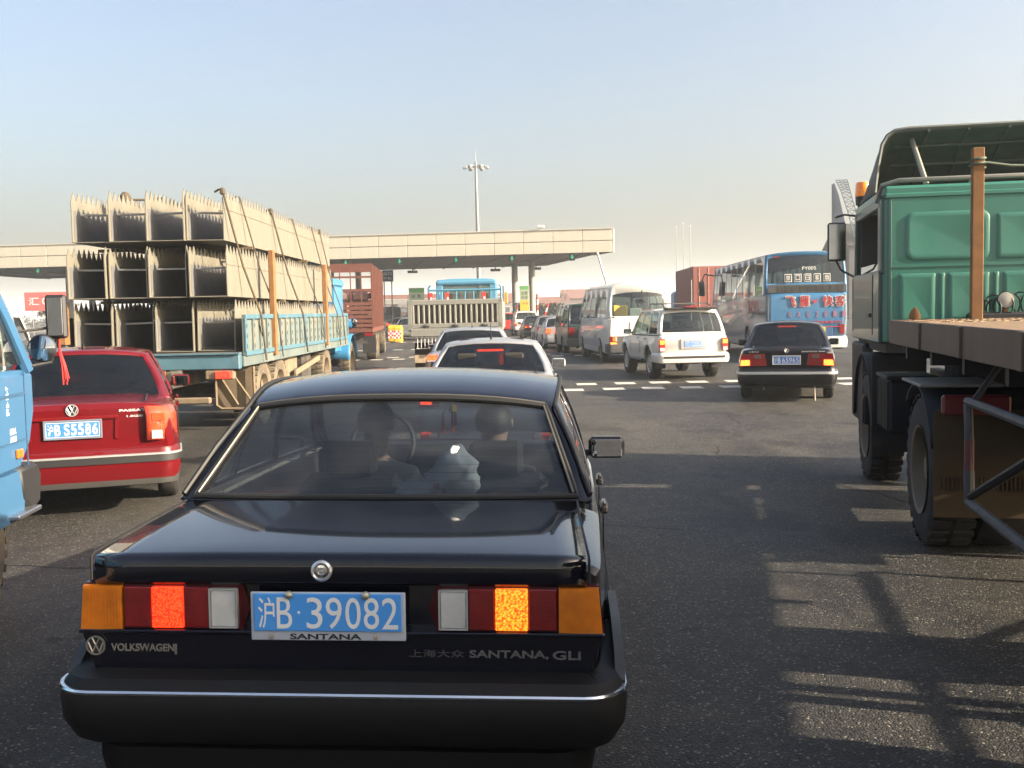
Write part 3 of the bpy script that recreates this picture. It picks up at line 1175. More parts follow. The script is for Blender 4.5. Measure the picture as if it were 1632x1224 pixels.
# bumper: broad shelf, face, bright strip, skirt
bp = rear_path(.892, -.135, .92, .13, 6)
m = MB()
m.sweep(bp, [(-.16, .385), (-.075, .39), (-.035, .415), (.0, .475), (.006, .545), (.0, .572), (-.008, .588), (-.030, .612), (-.16, .628)], closed=True)
bpr = m.build('bumper', TRIM, hero, angle=28)
m = MB()
m.sweep(bp, [(-.006, .571), (.006, .573), (.008, .580), (.004, .586), (-.010, .586)], closed=True)
m.build('chrome_strip', M('bright_strip', (.75, .76, .78), .15, metal=1.0), bpr)
m = MB()
m.sweep(rear_path(.80, -.08, .8, .14, 6), [(-.10, .22), (-.02, .24), (.0, .33), (.0, .385), (-.1, .385)], closed=True)
m.build('rear_skirt', M('skirt_black', (.006, .006, .007), .8, spec=.2), hero)
# raised side ends of the bumper
m = MB()
for s in (-1, 1):
    m.prism([(.0, .59), (.76, .59), (.76, .665), (.40, .675), (.10, .655)], s * .862, s * .893, plane='yz')
m.build('bumper_end', M('bumper_end_lit_grey', (.06, .062, .066), .5, var=.15), bpr)  # sunlight on the raised ends put into a lighter grey than the trim
for s in (-1, 1):
    q = MB()
    q.tube([(s * .782, -.035, .905), (s * .781, -.036, .978), (s * .779, -.02, .990), (s * .772, .10, .999), (s * .755, .45, 1.016), (s * .748, .69, 1.024)], .0045, 5)
    q.tube([(s * .79, -.004, .60), (s * .80, -.004, .735)], .003, 5)
    q.build('boot_gap', GASK, hero)
m = MB()
m.cyl((-.33, -.12, .27), (-.33, .3, .28), .024, n=14)
m.build('exhaust_pipe', M('rusty_pipe', (.10, .07, .05), .7, metal=.5), hero)
# flank moulding, handles, mirrors, fuel seam
m = MB()
for s in (-1, 1):
    m.tube([(s * .866, y, .62) for y in (.55, .62, 1.5, 2.6, 3.15)], .012, 6)
    m.box((s * .8635, 1.30, .72), (.006, .007, .38))
    m.box((s * .8635, 2.04, .72), (.006, .007, .38))
m.build('side_moulding', TRIM, hero)
for y in (1.52, 2.28):
    for s in (-1, 1):
        h_ = MB()
        h_.box((0, 0, 0), (.036, .17, .036), bev=.012)
        h_.box((0, 0, .022), (.02, .12, .008), bev=.003)
        o = h_.build('door_handle', P_BLACK if s < 0 else M('handle_black', (.03, .03, .032), .25, coat=.6), hero)
        o.location = (s * .872, y, .845)
for s in (-1, 1):
    add_mirror(hero, s * .925, 2.72, .955, M('mirror_shell', (.01, .01, .011), .3, coat=.4), s, .205, .122)
# inside: parcel shelf, seats, rear-view mirror, wheel
m = MB()
m.box((0, 1.0, .955), (1.42, .42, .03), bev=.01)
m.build('parcel_shelf', M('parcel_shelf', (.045, .03, .025), .9), hero)
m = MB()
for s in (-1, 1):
    m.lathe([(.10, 0), (.09, .03), (.05, .035), (0, .02)], (s * .48, .97, .972), (0, 0, 1), 20)
m.build('speaker', M('rusty_cloth', (.22, .07, .035), .9), hero)
o = seat_mb(1.25, False).build('rear_seat', SEAT, hero)
o.location = (0, 1.42, .27)
for s in (-1, 1):
    o = seat_mb(.50).build('front_seat', SEAT, hero)
    o.location = (s * .36, 2.15, .22)
m = MB()
m.box((0, 2.46, 1.31), (.22, .03, .06), bev=.012)
m.tube([(0, 2.46, 1.33), (0, 2.5, 1.385)], .01, 6)
m.build('inside_mirror', BLK, hero)
m = MB()
m.tube([(-.36 + .18 * math.cos(a * math.pi / 10), 2.72 + .06 * math.sin(a * math.pi / 10), .98 + .17 * math.sin(a * math.pi / 10)) for a in range(20)], .014, 6, closed=True)
m.build('steering_wheel', BLK, hero)
m = MB()
m.box((0, 2.85, .90), (1.45, .25, .14), bev=.05)
m.build('dashboard', INT, hero)

def hero_pt(x, y, z):
    a = R(HYAW)
    return (HX + x * math.cos(a) + y * math.sin(a), HY - x * math.sin(a) + y * math.cos(a), z)

# carrier bag on the shelf: crumpled sheet bag
bm = bmesh.new()
bmesh.ops.create_icosphere(bm, subdivisions=4, radius=1)
rb_ = random.Random(5)
for v in bm.verts:
    x, y, z = v.co
    f = 1 + .07 * math.sin(5 * x + 3 * z) + .05 * math.sin(7 * z - 5 * x + 2) + .025 * math.sin(15 * x + 11 * z + 6 * y)
    w = 1 - .35 * max(0, z) ** 1.5
    v.co = (x * (.165 if z > 0 else .165 + .05 * -z) * f * w + .05 * max(0, z) + .02 * z, y * .09 * f, .10 * z * f + (.05 if z > .6 else 0) * (z - .6) / .4 + (.03 * x))
    if v.co.z < -.07:
        v.co.z = -.07 + .01 * rb_.random()
me = bpy.data.meshes.new('plastic_bag')
bm.to_mesh(me)
bm.free()
BAG = M('bag_film', (1.0, 1.0, .95), .65, var=.2, scale=10, spec=.2)
BAG.node_tree.nodes['Principled BSDF'].inputs['Alpha'].default_value = .8
me.materials.append(BAG)
me.polygons.foreach_set('use_smooth', [True] * len(me.polygons))
bag = bpy.data.objects.new('plastic_bag', me)
COL.objects.link(bag)
bag.location = hero_pt(.205, .985, 1.045)
bag.rotation_euler = (0, 0, R(-HYAW))
tag(bag, 'crumpled white plastic bag with red print on the parcel shelf of the black saloon', 'bag')
t = MB()
for i, (c, x, z) in enumerate((('大', -.05, .04), ('福', .0, .0), ('来', .03, -.02), ('顺', -.01, -.035), ('喜', .06, -.045))):
    put_text(t, c, x - .013, x + .013, z - .013, z + .013, -.108, depth=.002)
t.build('red_print', M('red_print', (.55, .03, .04), .5), bag, smooth=False)

# red charm hanging from the inside mirror
ch = thing('hanging_charm', 'red tasselled charm hanging from the inside mirror of the black saloon', 'charm', hero_pt(.10, 2.40, 1.27), R(-HYAW))
RED_T = M('red_tassel', (.65, .02, .02), .7)
m = MB()
m.tube([(0, 0, .03), (0, 0, -.03)], .002, 5)
m.lathe([(.0, -.03), (.022, -.045), (.022, -.075), (.0, -.09)], (0, 0, 0), (0, 0, 1), 4)
m.build('knot', M('gold_knot', (.6, .42, .12), .3, metal=.6), ch)
for dx, l, top in ((-.055, .11, -.085), (-.005, .13, -.06), (.012, .10, -.05)):
    m = MB()
    m.tube([(dx * .4, 0, -.03), (dx, 0, top)], .002, 4)
    for k in range(5):
        m.tube([(dx, 0, top), (dx + .003 * (k - 2), .004 * ((k % 2) - .5), top - l)], .004, 5)
    m.build('tassel', RED_T, ch)

# two people in the front seats, seen as shapes through the tinted pane
def seated_person(name, label, loc, rz, hair, cloth, skin, seat_h=0.0, turn=0.0):
    verts = [(0, 0, .0), (0, .02, .16), (0, .0, .34), (0, -.01, .50), (0, .01, .58), (0, .02, .64), (0, .035, .74), (0, .03, .83),
             (-.17, 0, .49), (-.23, .03, .34), (-.25, .10, .20), (-.20, .30, .24), (-.17, .37, .26),
             (.17, 0, .49), (.23, .03, .34), (.25, .10, .20), (.20, .30, .24), (.17, .37, .26),
             (-.10, .06, -.02), (-.12, .42, .02), (-.13, .52, -.32), (.10, .06, -.02), (.12, .42, .02), (.13, .52, -.32)]
    rad = [.15, .145, .16, .12, .06, .055, .088, .075, .075, .05, .045, .038, .03, .075, .05, .045, .038, .03, .085, .065, .045, .085, .065, .045]
    edges = [(0, 1), (1, 2), (2, 3), (3, 4), (4, 5), (5, 6), (6, 7), (3, 8), (8, 9), (9, 10), (10, 11), (11, 12), (3, 13), (13, 14), (14, 15), (15, 16), (16, 17),
             (0, 18), (18, 19), (19, 20), (0, 21), (21, 22), (22, 23)]
    me = bpy.data.meshes.new('tmp')
    me.from_pydata(verts, edges, [])
    o = bpy.data.objects.new('tmp', me)
    COL.objects.link(o)
    sk = o.modifiers.new('s', 'SKIN')
    sk.use_smooth_shade = True
    for i, d in enumerate(me.skin_vertices[0].data):
        d.radius = (rad[i], rad[i] * (.75 if i < 4 else 1))
        d.use_root = i == 0
    ss = o.modifiers.new('u', 'SUBSURF')
    ss.levels = 2
    dg = bpy.context.evaluated_depsgraph_get()
    body = bpy.data.meshes.new_from_object(o.evaluated_get(dg))
    bpy.data.objects.remove(o)
    body.name = 'person'
    for m_ in (cloth, skin):
        body.materials.append(m_)
    for p in body.polygons:
        c = p.center
        p.use_smooth = True
        p.material_index = 1 if c.z > .585 or (c.y > .30 and .1 < c.z < .4) else 0
    ob = bpy.data.objects.new(name, body)
    COL.objects.link(ob)
    ob.location = loc
    ob.rotation_euler = (0, 0, rz)
    tag(ob, label, 'person')
    # hair cap
    hm = MB()
    rows = []
    for i in range(9):
        th = math.pi * .62 * i / 8
        row = []
        for k in range(21):
            ph = 2 * math.pi * k / 20
            front = max(0, math.sin(ph))
            tt = th * (1 - .38 * front)
            rr = 1 + .03 * math.sin(5 * ph + 3 * i)
            row.append((.098 * rr * math.sin(tt) * math.cos(ph), .03 + .112 * rr * math.sin(tt) * math.sin(ph), .775 + .115 * rr * math.cos(tt)))
        rows.append(row)
    hm.grid(rows)
    hm.build('hair', hair, ob)
    # face features and ears
    fm = MB()
    fm.tube([(0, .115, .80), (0, .145, .765), (0, .125, .755)], [.008, .016, .012], 8)
    for s in (-1, 1):
        fm.lathe([(.02, 0), (.026, .008), (.018, .014), (0, .012)], (s * .085, .03, .77), (s, 0, 0), 12)
    fm.box((0, .118, .722), (.045, .012, .012), bev=.005)
    fm.build('face', skin, ob)
    em = MB()
    for s in (-1, 1):
        em.lathe([(.011, 0), (.008, .006), (0, .008)], (s * .033, .112, .787), (0, 1, 0), 10)
    em.build('eyes', BLK, ob)
    return ob
HAIR = M('black_hair', (.012, .010, .009), .6)
SKIN = M('skin', (.42, .25, .17), .6)
seated_person('person', 'driver in dark jacket seen from behind through the left of the black saloon rear window', hero_pt(-.27, 2.10, .40), R(-HYAW), HAIR, M('dark_jacket', (.03, .03, .04), .9), SKIN)
seated_person('person', 'front passenger in grey jacket seen through the right of the black saloon rear window', hero_pt(.34, 2.12, .385), R(-HYAW), HAIR, M('grey_jacket', (.05, .05, .055), .9), SKIN)
# ------------------------------------------------------------------ ground and road
def asphalt():
    m = bpy.data.materials.new('asphalt')
    m.use_nodes = True
    t = m.node_tree
    b = t.nodes['Principled BSDF']
    tc = t.nodes.new('ShaderNodeTexCoord')
    P = tc.outputs['Object']
    def noise(scale, det=5, rough=.55, mapping=None):
        n = t.nodes.new('ShaderNodeTexNoise')
        n.inputs['Scale'].default_value = scale
        n.inputs['Detail'].default_value = det
        n.inputs['Roughness'].default_value = rough
        if mapping:
            mp = t.nodes.new('ShaderNodeMapping')
            mp.inputs['Scale'].default_value = mapping
            t.links.new(P, mp.inputs[0])
            t.links.new(mp.outputs[0], n.inputs['Vector'])
        else:
            t.links.new(P, n.inputs['Vector'])
        return n.outputs[0]
    def mix(a, bb, f, mode='MIX'):
        x = t.nodes.new('ShaderNodeMix')
        x.data_type = 'RGBA'
        x.blend_type = mode
        for s, v in ((6, a), (7, bb), (0, f)):
            if isinstance(v, (tuple, float)):
                x.inputs[s].default_value = v
            else:
                t.links.new(v, x.inputs[s])
        return x.outputs[2]
    def rng(v, a, bb, c=0.0, d=1.0):
        r = t.nodes.new('ShaderNodeMapRange')
        r.inputs[1].default_value = a
        r.inputs[2].default_value = bb
        r.inputs[3].default_value = c
        r.inputs[4].default_value = d
        t.links.new(v, r.inputs[0])
        return r.outputs[0]
    big = noise(.22, 6, .6, (1.6, .35, 1))
    mid = noise(1.3, 6, .65)
    base = mix((.0325, .033, .0345, 1), (.110, .102, .091, 1), rng(big, .38, .64))
    base = mix(base, (.148, .134, .112, 1), rng(mid, .48, .76, 0, .65))
    # dark tyre lanes and oil drips
    lane = noise(.55, 3, .5, (1.0, .05, 1))
    base = mix(base, (.016, .016, .0165, 1), rng(lane, .52, .64, 0, .75))
    drip = noise(2.6, 2, .5)
    base = mix(base, (.010, .010, .010, 1), rng(drip, .68, .72, 0, .75))
    # aggregate
    v = t.nodes.new('ShaderNodeTexVoronoi')
    v.inputs['Scale'].default_value = 105
    t.links.new(P, v.inputs['Vector'])
    sep = t.nodes.new('ShaderNodeSeparateColor')
    t.links.new(v.outputs['Color'], sep.inputs[0])
    base = mix(base, (.02, .02, .02, 1), rng(v.outputs['Distance'], .35, .75, 0, .75))
    base = mix(base, (.34, .31, .25, 1), rng(sep.outputs[0], .95, .98, 0, .9))
    base = mix(base, (.13, .12, .10, 1), rng(sep.outputs[1], .80, .9, 0, .6))
    base = mix(base, (.022, .021, .021, 1), rng(noise(5.5, 6, .7), .50, .72, 0, .65))
    base = mix(base, (.016, .016, .016, 1), rng(noise(.75, 4, .6, (1, .5, 1)), .55, .62, 0, .5))
    # thin cracks and sealed joints
    ck = t.nodes.new('ShaderNodeTexVoronoi')
    ck.feature = 'DISTANCE_TO_EDGE'
    ck.inputs['Scale'].default_value = .42
    wv = t.nodes.new('ShaderNodeMix')
    wv.data_type = 'RGBA'
    wv.inputs[0].default_value = .18
    nw = t.nodes.new('ShaderNodeTexNoise')
    nw.inputs['Scale'].default_value = 2.2
    nw.inputs['Detail'].default_value = 5
    t.links.new(P, nw.inputs['Vector'])
    t.links.new(P, wv.inputs[6])
    t.links.new(nw.outputs['Color'], wv.inputs[7])
    t.links.new(wv.outputs[2], ck.inputs['Vector'])
    line = rng(ck.outputs['Distance'], .002, .0055, 1, 0)
    mk_ = t.nodes.new('ShaderNodeMath')
    mk_.operation = 'MULTIPLY'
    t.links.new(line, mk_.inputs[0])
    t.links.new(rng(noise(.35, 3), .48, .6), mk_.inputs[1])
    base = mix(base, (.008, .008, .008, 1), mk_.outputs[0])
    b.inputs['Specular IOR Level'].default_value = .2
    dk = mix(base, (.8, .8, .8, 1), 1.0, 'MULTIPLY')
    t.links.new(dk, b.inputs['Base Color'])
    t.links.new(rng(big, .3, .7, .50, .68), b.inputs['Roughness'])
    bp = t.nodes.new('ShaderNodeBump')
    bp.inputs['Strength'].default_value = .8
    bp.inputs['Distance'].default_value = .006
    t.links.new(v.outputs['Distance'], bp.inputs['Height'])
    bp.invert = True
    b2 = t.nodes.new('ShaderNodeBump')
    b2.inputs['Strength'].default_value = .35
    b2.inputs['Distance'].default_value = .02
    t.links.new(mid, b2.inputs['Height'])
    t.links.new(bp.outputs[0], b2.inputs['Normal'])
    t.links.new(b2.outputs[0], b.inputs['Normal'])
    return m

m = MB()
m.add([(-2600, -2600, 0), (2600, -2600, 0), (2600, 2600, 0), (-2600, 2600, 0)], [(0, 1, 2, 3)])
g = m.build('ground', M('dry_earth', (.16, .13, .09), .95, scale=.2, var=.3), smooth=False)
g.location.z = -.03
tag(g, kind='structure')
m = MB()
xs = [-70, -30, -12, -4, 4, 12, 30, 70]
ysr = [-40, -5, 5, 15, 30, 60, 110, 240]
m.grid([[(x, y, 0) for x in xs] for y in ysr])
road = m.build('road', asphalt(), smooth=False)
tag(road, kind='structure')

# rows of white blocks painted across the road, two staggered ranks each
PAINT_W = M('worn_road_paint', (.62, .60, .54), .7, var=.25, scale=9, dust=.12, dustcol=(.12, .11, .10))
mk = bpy.data.objects.new('road_markings', None)
COL.objects.link(mk)
mk.location = (0, 22.5, .004)
tag(mk, kind='structure')
def dash_me(w, d):
    q = MB()
    n = 5
    pts = []
    for i in range(n):
        pts.append((-w / 2 + w * i / (n - 1), -d / 2 + rnd.uniform(-.012, .012), 0))
    for i in range(n):
        pts.append((w / 2 - w * i / (n - 1), d / 2 + rnd.uniform(-.012, .012), 0))
    q.add(pts, [tuple(range(2 * n))])
    o = q.build('block', PAINT_W, mk, smooth=False)
    return o
first = None
cnt = 0
for yy, x0, x1 in ((22.35, -9, 12), (24.0, -9, 12), (39.3, -12, 6), (40.9, -12, 6), (49.5, -14, 4), (62.0, -16, 4)):
    st = .86
    k = 0
    x = x0 + (0 if k == 0 else 0)
    off = .43 if yy in (24.0, 40.9) else 0
    while x < x1 and cnt < 290:
        o = dash_me(.46, .62) if first is None else dup(first, mk)
        first = first or o
        o.location = (x + off + rnd.uniform(-.03, .03), yy - 22.5 + .012 * x + rnd.uniform(-.03, .03), 0)
        x += st
        cnt += 1

# ------------------------------------------------------------------ toll canopy
CREAM = M('stained_cream_panel', (.66, .61, .50), .55, var=.16, scale=.8, dust=.36, dustcol=(.46, .37, .25), streak=True)
SOFF = M('grey_soffit', (.16, .155, .15), .7, var=.15, scale=.5)
CONC = M('concrete_column', (.30, .29, .27), .75, var=.15, scale=2)
a0, a1 = Vector((7.4, 74.6, 0)), Vector((-46, 80.2, 0))
b0, b1, b2 = Vector((9.0, 79.0, 0)), Vector((3.4, 96.0, 0)), Vector((-46, 101.5, 0))
b0 = Vector((6.3, 79.2, 0))
can = thing('toll_canopy', 'long cream panelled toll plaza canopy spanning the road ahead', 'canopy', (0, 80, 0))
def cl(v, z):
    return (v.x, v.y - 80, z)
m = MB()
poly = [a0, b0, b1, b2, a1]
vs = [cl(v, 5.84) for v in poly] + [cl(v, 6.9) for v in poly]
n = len(poly)
m.add(vs, [tuple(range(n)), tuple(range(n, 2 * n))] + [(i, (i + 1) % n, n + (i + 1) % n, n + i) for i in range(n)])
m.build('canopy_deck', SOFF, can, smooth=False)
d = (a1 - a0)
Ltot = d.length
d.normalize()
nrm = Vector((-d.y, d.x, 0))
if nrm.y > 0:
    nrm = -nrm
ang = math.atan2(d.y, d.x)
PITCH = 2.13
q = MB()
q.box((0, 0, 0), (PITCH - .035, .10, .80), bev=.012)
pan = q.build('fascia_panel', CREAM, can)
k = 0
x = PITCH / 2
used = False
while x < Ltot:
    for zc in (6.21, 7.06):
        o = pan if not used else dup(pan, can)
        used = True
        p = a0 + d * x + nrm * .10
        o.location = (p.x, p.y - 80, zc)
        o.rotation_euler = (0, 0, ang + math.pi)
    x += PITCH
# end panels round the right-hand corner, backing, coping
m = MB()
for i, zc in enumerate((6.21, 7.06)):
    mid_ = (a0 + b0) / 2
    L_ = (b0 - a0).length
    m.box((mid_.x + .12, mid_.y - 80, zc), (L_ - .1, .10, .79), rot=Matrix.Rotation(math.atan2(b0.y - a0.y, b0.x - a0.x), 3, 'Z'))
m.build('end_panel', CREAM, can)
m = MB()
p = (a0 + a1) / 2
m.box((p.x + nrm.x * .02, p.y - 80 + nrm.y * .02, 6.63), (Ltot, .08, 1.62), rot=Matrix.Rotation(ang, 3, 'Z'))
m.build('fascia_backing', M('joint_grey', (.22, .19, .15), .8), can)
m = MB()
m.box((p.x + nrm.x * .08, p.y - 80 + nrm.y * .08, 7.50), (Ltot + .2, .26, .07), rot=Matrix.Rotation(ang, 3, 'Z'))
m.build('coping', CREAM, can)
m = MB()
for i in range(18):                           # cross ribs of the soffit
    pa = a0.lerp(a1, (i + .5) / 18)
    pb = b1.lerp(b2, (i + .5) / 18)
    c_ = (pa + pb) / 2
    m.box((c_.x, c_.y - 80, 5.80), (.12, (pb - pa).length * .97, .08), rot=Matrix.Rotation(math.atan2(pb.y - pa.y, pb.x - pa.x) - math.pi / 2, 3, 'Z'))
m.build('soffit_rib', SOFF, can)
for x, y in ((.44, 92), (1.84, 87), (-13.6, 93.5), (-15.2, 88.5), (-28.8, 94.8), (-36.0, 85), (-36.6, 91)):
    m = MB()
    m.cyl((x, y - 80, .0), (x, y - 80, 5.83), .27, n=20)
    for z in (1.5, 3.0, 4.5):
        m.cyl((x, y - 80, z), (x, y - 80, z + .03), .278, n=20)
    m.build('column', CONC, can)
GREENL = M('green_signal', (.02, .55, .25), .4, emit=.35)
for x in (-36.0, -28.0, -20.1, -12.1, -8.08, -3.9, .19, 4.54):
    yy = a0.y + (a1.y - a0.y) * (x - a0.x) / (a1.x - a0.x) + .4
    m = MB()
    m.box((0, .0, .24), (.42, .12, .52), bev=.02)
    o = m.build('lane_signal', BLK, can)
    o.location = (x, yy - 80, 5.30)
    m = MB()
    m.prism([(-.045, .42), (.045, .42), (.045, .27), (.12, .27), (0, .10), (-.12, .27), (-.045, .27)], -.085, -.062)
    m.build('arrow_light', GREENL, o, smooth=False)
for x, y in ((-8.9, 95.5), (-1.3, 95.4), (2.4, 94.0), (-17, 97.5)):
    m = MB()
    m.box((0, 0, 0), (.9, .5, .22), bev=.03)
    m.cyl((0, 0, .1), (0, 0, .3), .05, n=8)
    o = m.build('floodlight', BLK, can)
    o.location = (x, y - 80, 5.52)
cam_ = MB()
cam_.box((0, 0, .12), (.55, .3, .22), bev=.04)
cam_.cyl((0, 0, -.1), (0, 0, .1), .05, n=8)
o = cam_.build('surveillance_camera', M('pale_metal', (.6, .6, .58), .4), can)
o.location = (2.29, 74.95 - 80, 7.62)

# ------------------------------------------------------------------ toll island things
def toll_booth(x, y, label):
    b = thing('toll_booth', label, 'booth', (x, y, 0), R(6))
    m = MB()
    m.box((0, 0, .10), (1.9, 9, .20), bev=.05)
    m.build('island_kerb', CONC, b)
    m = MB()
    m.box((0, 0, .75), (1.3, 2.4, 1.1), bev=.02)
    m.box((0, 0, 2.35), (1.35, 2.5, .18), bev=.04)
    for s in (-1, 1):
        for t_ in (-1, 1):
            m.box((s * .62, t_ * 1.17, 1.78), (.06, .06, .98))
    m.build('booth_shell', M('booth_white', (.55, .56, .54), .5), b)
    m = MB()
    m.box((0, 0, 1.78), (1.22, 2.3, .95))
    m.build('booth_window', G_DARK, b)
    return b
toll_booth(1.1, 88.5, 'white toll booth on its island under the right-hand canopy columns')
toll_booth(-7.9, 89, 'white toll booth on its island left of the stake lorry in the middle')

RW = M('red_white_red', (.62, .05, .04), .5)
def striped_post(x, y, h, label, lean=0.0):
    p_ = thing('striped_post', label, 'post', (x, y, 0), 0, 'red and white posts at the toll booth')
    p_.rotation_euler = (0, lean, 0)
    n_ = 7
    for i in range(n_):
        m = MB()
        m.cyl((0, 0, h * i / n_), (0, 0, h * (i + 1) / n_), .085, n=10)
        m.build('band', RW if i % 2 == 0 else WHITE, p_)
    return p_
striped_post(2.2, 85.0, 3.1, 'upright red and white striped post right of the yellow toll board')
striped_post(2.35, 84.6, 2.4, 'leaning red and white striped barrier post right of the toll board', R(18))
striped_post(.55, 85.6, 2.2, 'short red and white striped post left of the yellow toll board')

def sign_board(name, label, x, y, w, z0, z1, cols, text=None, tcol=None, posts=True, cat='sign', face=0.0):
    s_ = thing(name, label, cat, (x, y, 0), face)
    H_ = z1 - z0
    zz = z0
    m = MB()
    m.box((0, .03, (z0 + z1) / 2), (w + .06, .06, H_ + .06), bev=.01)
    m.build('board', M('pale_metal', (.6, .6, .58), .4), s_)
    for fr, c in cols:
        m = MB()
        m.box((0, -.008, zz + H_ * fr / 2), (w, .012, H_ * fr - .004))
        m.build('board_field', c, s_, smooth=False)
        zz += H_ * fr
    if text:
        m = MB()
        for (s, x0, x1, za, zb) in text:
            put_text(m, s, x0 * w, x1 * w, z0 + za * H_, z0 + zb * H_, -.017, bold=.01, depth=.004)
        m.build('board_lettering', tcol, s_, smooth=False)
    if posts:
        m = MB()
        for sx in (-1, 1):
            m.cyl((sx * w * .35, .1, 0), (sx * w * .35, .1, z0 + .3), .05, n=8)
        m.build('sign_post', CONC, s_)
    return s_
YEL = M('sign_yellow', (.70, .52, .05), .5)
GRN = M('sign_green', (.12, .42, .12), .5)
PALEG = M('sign_pale_green', (.42, .52, .36), .5)
INK = M('sign_ink', (.03, .03, .03), .6)
sign_board('toll_board', 'narrow toll board with green head and yellow foot beside the two columns', 1.16, 84.2, .72, 1.75, 3.75,
           [(.42, YEL), (.44, PALEG), (.14, GRN)], [('收费', -.36, .36, .62, .78), ('标准', -.36, .36, .46, .60), ('一车一杆', -.38, .38, .24, .34)], INK)
sign_board('toll_board', 'pale green toll board half hidden behind the blue lorry cab', -7.2, 80, 1.15, 1.6, 3.65,
           [(.84, PALEG), (.16, GRN)], [('收 费', -.36, .30, .62, .76), ('车道', -.05, .38, .36, .5)], INK)
sign_board('blue_sign', 'small blue sign with white lines under the canopy left of centre', -10.8, 92, .95, 4.6, 5.55,
           [(1.0, M('sign_blue', (.05, .13, .33), .5))], [('出口', -.38, .38, .55, .85), ('沪杭', -.38, .38, .12, .4)], WHITE)
sign_board('red_billboard', 'red roadside billboard with white characters at far left', -55.5, 125, 5.8, 2.99, 5.19,
           [(1.0, M('billboard_red', (.80, .13, .12), .5))], [('汇', -.42, -.2, .3, .72), ('C', -.14, 0, .3, .72)], WHITE)
sign_board('green_sign', 'low green and blue sign board behind the white van at far left', -62.0, 120, 3.0, 2.24, 3.46,
           [(.4, M('sign_blue', (.05, .13, .33), .5)), (.6, GRN)])

# crash barrels: yellow, chequered red and white
for i, (x, y) in enumerate(((-7.25, 63.4), (-6.75, 62.2))):
    b = thing('crash_barrier', ('left' if i == 0 else 'right') + ' one of the two yellow chequered crash barriers before the toll island', 'barrier', (x, y, 0), 0, 'chequered crash barriers')
    m = MB()
    m.box((0, 0, .48), (.48, .8, .96), bev=.06)
    m.box((0, 0, .98), (.40, .7, .10), bev=.03)
    m.build('barrier_body', M('barrier_yellow', (.72, .48, .03), .5, dust=.1), b)
    for r_ in range(4):
        for c_ in range(4):
            m = MB()
            m.box((-.165 + .11 * c_, -.404, .30 + .12 * r_), (.108, .012, .118))
            m.build('check', RW if (r_ + c_) % 2 else WHITE, b, smooth=False)

# ------------------------------------------------------------------ masts and poles
GALV = M('galvanised_pole', (.25, .25, .245), .5, metal=.3, var=.1)
t_ = thing('lamp_mast', 'tall floodlight mast with a ring of lamps rising behind the canopy', 'lamp mast', (-3.45, 116, 0))
m = MB()
m.tube([(0, 0, 0), (0, 0, 9), (-.06, 0, 18.3)], [.30, .22, .13], 12)
m.tube([(-.06, 0, 18.2), (-.07, 0, 19.6)], [.04, .015], 6)
m.build('mast_pole', GALV, t_)
m = MB()
m.tube([(-.06 + .55 * math.cos(k * math.pi / 8), .55 * math.sin(k * math.pi / 8), 17.75) for k in range(16)], .05, 6, closed=True)
for k in range(6):
    a = k * math.pi / 3
    m.cyl((-.06, 0, 17.85), (-.06 + 1.1 * math.cos(a), 1.1 * math.sin(a), 17.75), .04, n=6)
m.build('lamp_ring', GALV, t_)
for k in range(6):
    a = k * math.pi / 3
    m = MB()
    m.box((0, 0, 0), (.50, .42, .30), bev=.08)
    m.box((.10, 0, -.16), (.36, .34, .04), bev=.01)
    o = m.build('floodlight', M('lamp_grey', (.30, .31, .31), .4), t_)
    o.location = (-.06 + 1.2 * math.cos(a), 1.2 * math.sin(a), 17.70)
    o.rotation_euler = (0, R(18), a)
for i, (x, h) in enumerate(((25.7, 14.0), (26.77, 14.6), (27.82, 14.2))):
    p_ = thing('flagpole', ('leftmost', 'middle', 'rightmost')[i] + ' of the three bare flagpoles far behind the red container', 'flagpole', (x, 160, 0), 0, 'bare flagpoles')
    m = MB()
    m.tube([(0, 0, 0), (0, 0, h)], [.10, .05], 8)
    m.build('pole', M('white_pole', (.34, .34, .34), .5), p_)
    m = MB()
    m.lathe([(0, .12), (.11, .05), (.12, 0), (0, -.1)], (0, 0, h), (0, 0, 1), 10)
    m.build('finial', M('pale_metal', (.6, .6, .58), .4), p_)
p_ = thing('street_lamp', 'thin grey lamp pole standing left of the canopy columns', 'street lamp', (-.6, 97, 0))
m = MB()
m.tube([(0, 0, 0), (0, 0, 4.1)], [.13, .10], 8)
m.build('pole', GALV, p_)
m = MB()
m.tube([(0, 0, 3.0), (-.35, 0, 3.1)], .03, 6)
m.box((-.5, 0, 3.1), (.3, .18, .12), bev=.03)
m.build('lamp_head', M('pale_metal', (.6, .6, .58), .4), p_)
p_ = thing('barrier_arm', 'raised white barrier arm leaning left behind the minibus', 'barrier', (6.2, 60, 0))
m = MB()
m.box((0, 0, .55), (.35, .35, 1.1), bev=.03)
m.build('barrier_post', M('barrier_yellow', (.72, .48, .03), .5, dust=.1), p_)
for i in range(6):
    m = MB()
    a_, b_ = Vector((0, -.2, .95)), Vector((-1.15, -.2, 5.0))
    m.cyl(a_.lerp(b_, i / 6), a_.lerp(b_, (i + 1) / 6), .06, n=8)
    m.build('band', WHITE if i % 2 == 0 else M('faded_band', (.66, .60, .52), .5), p_)

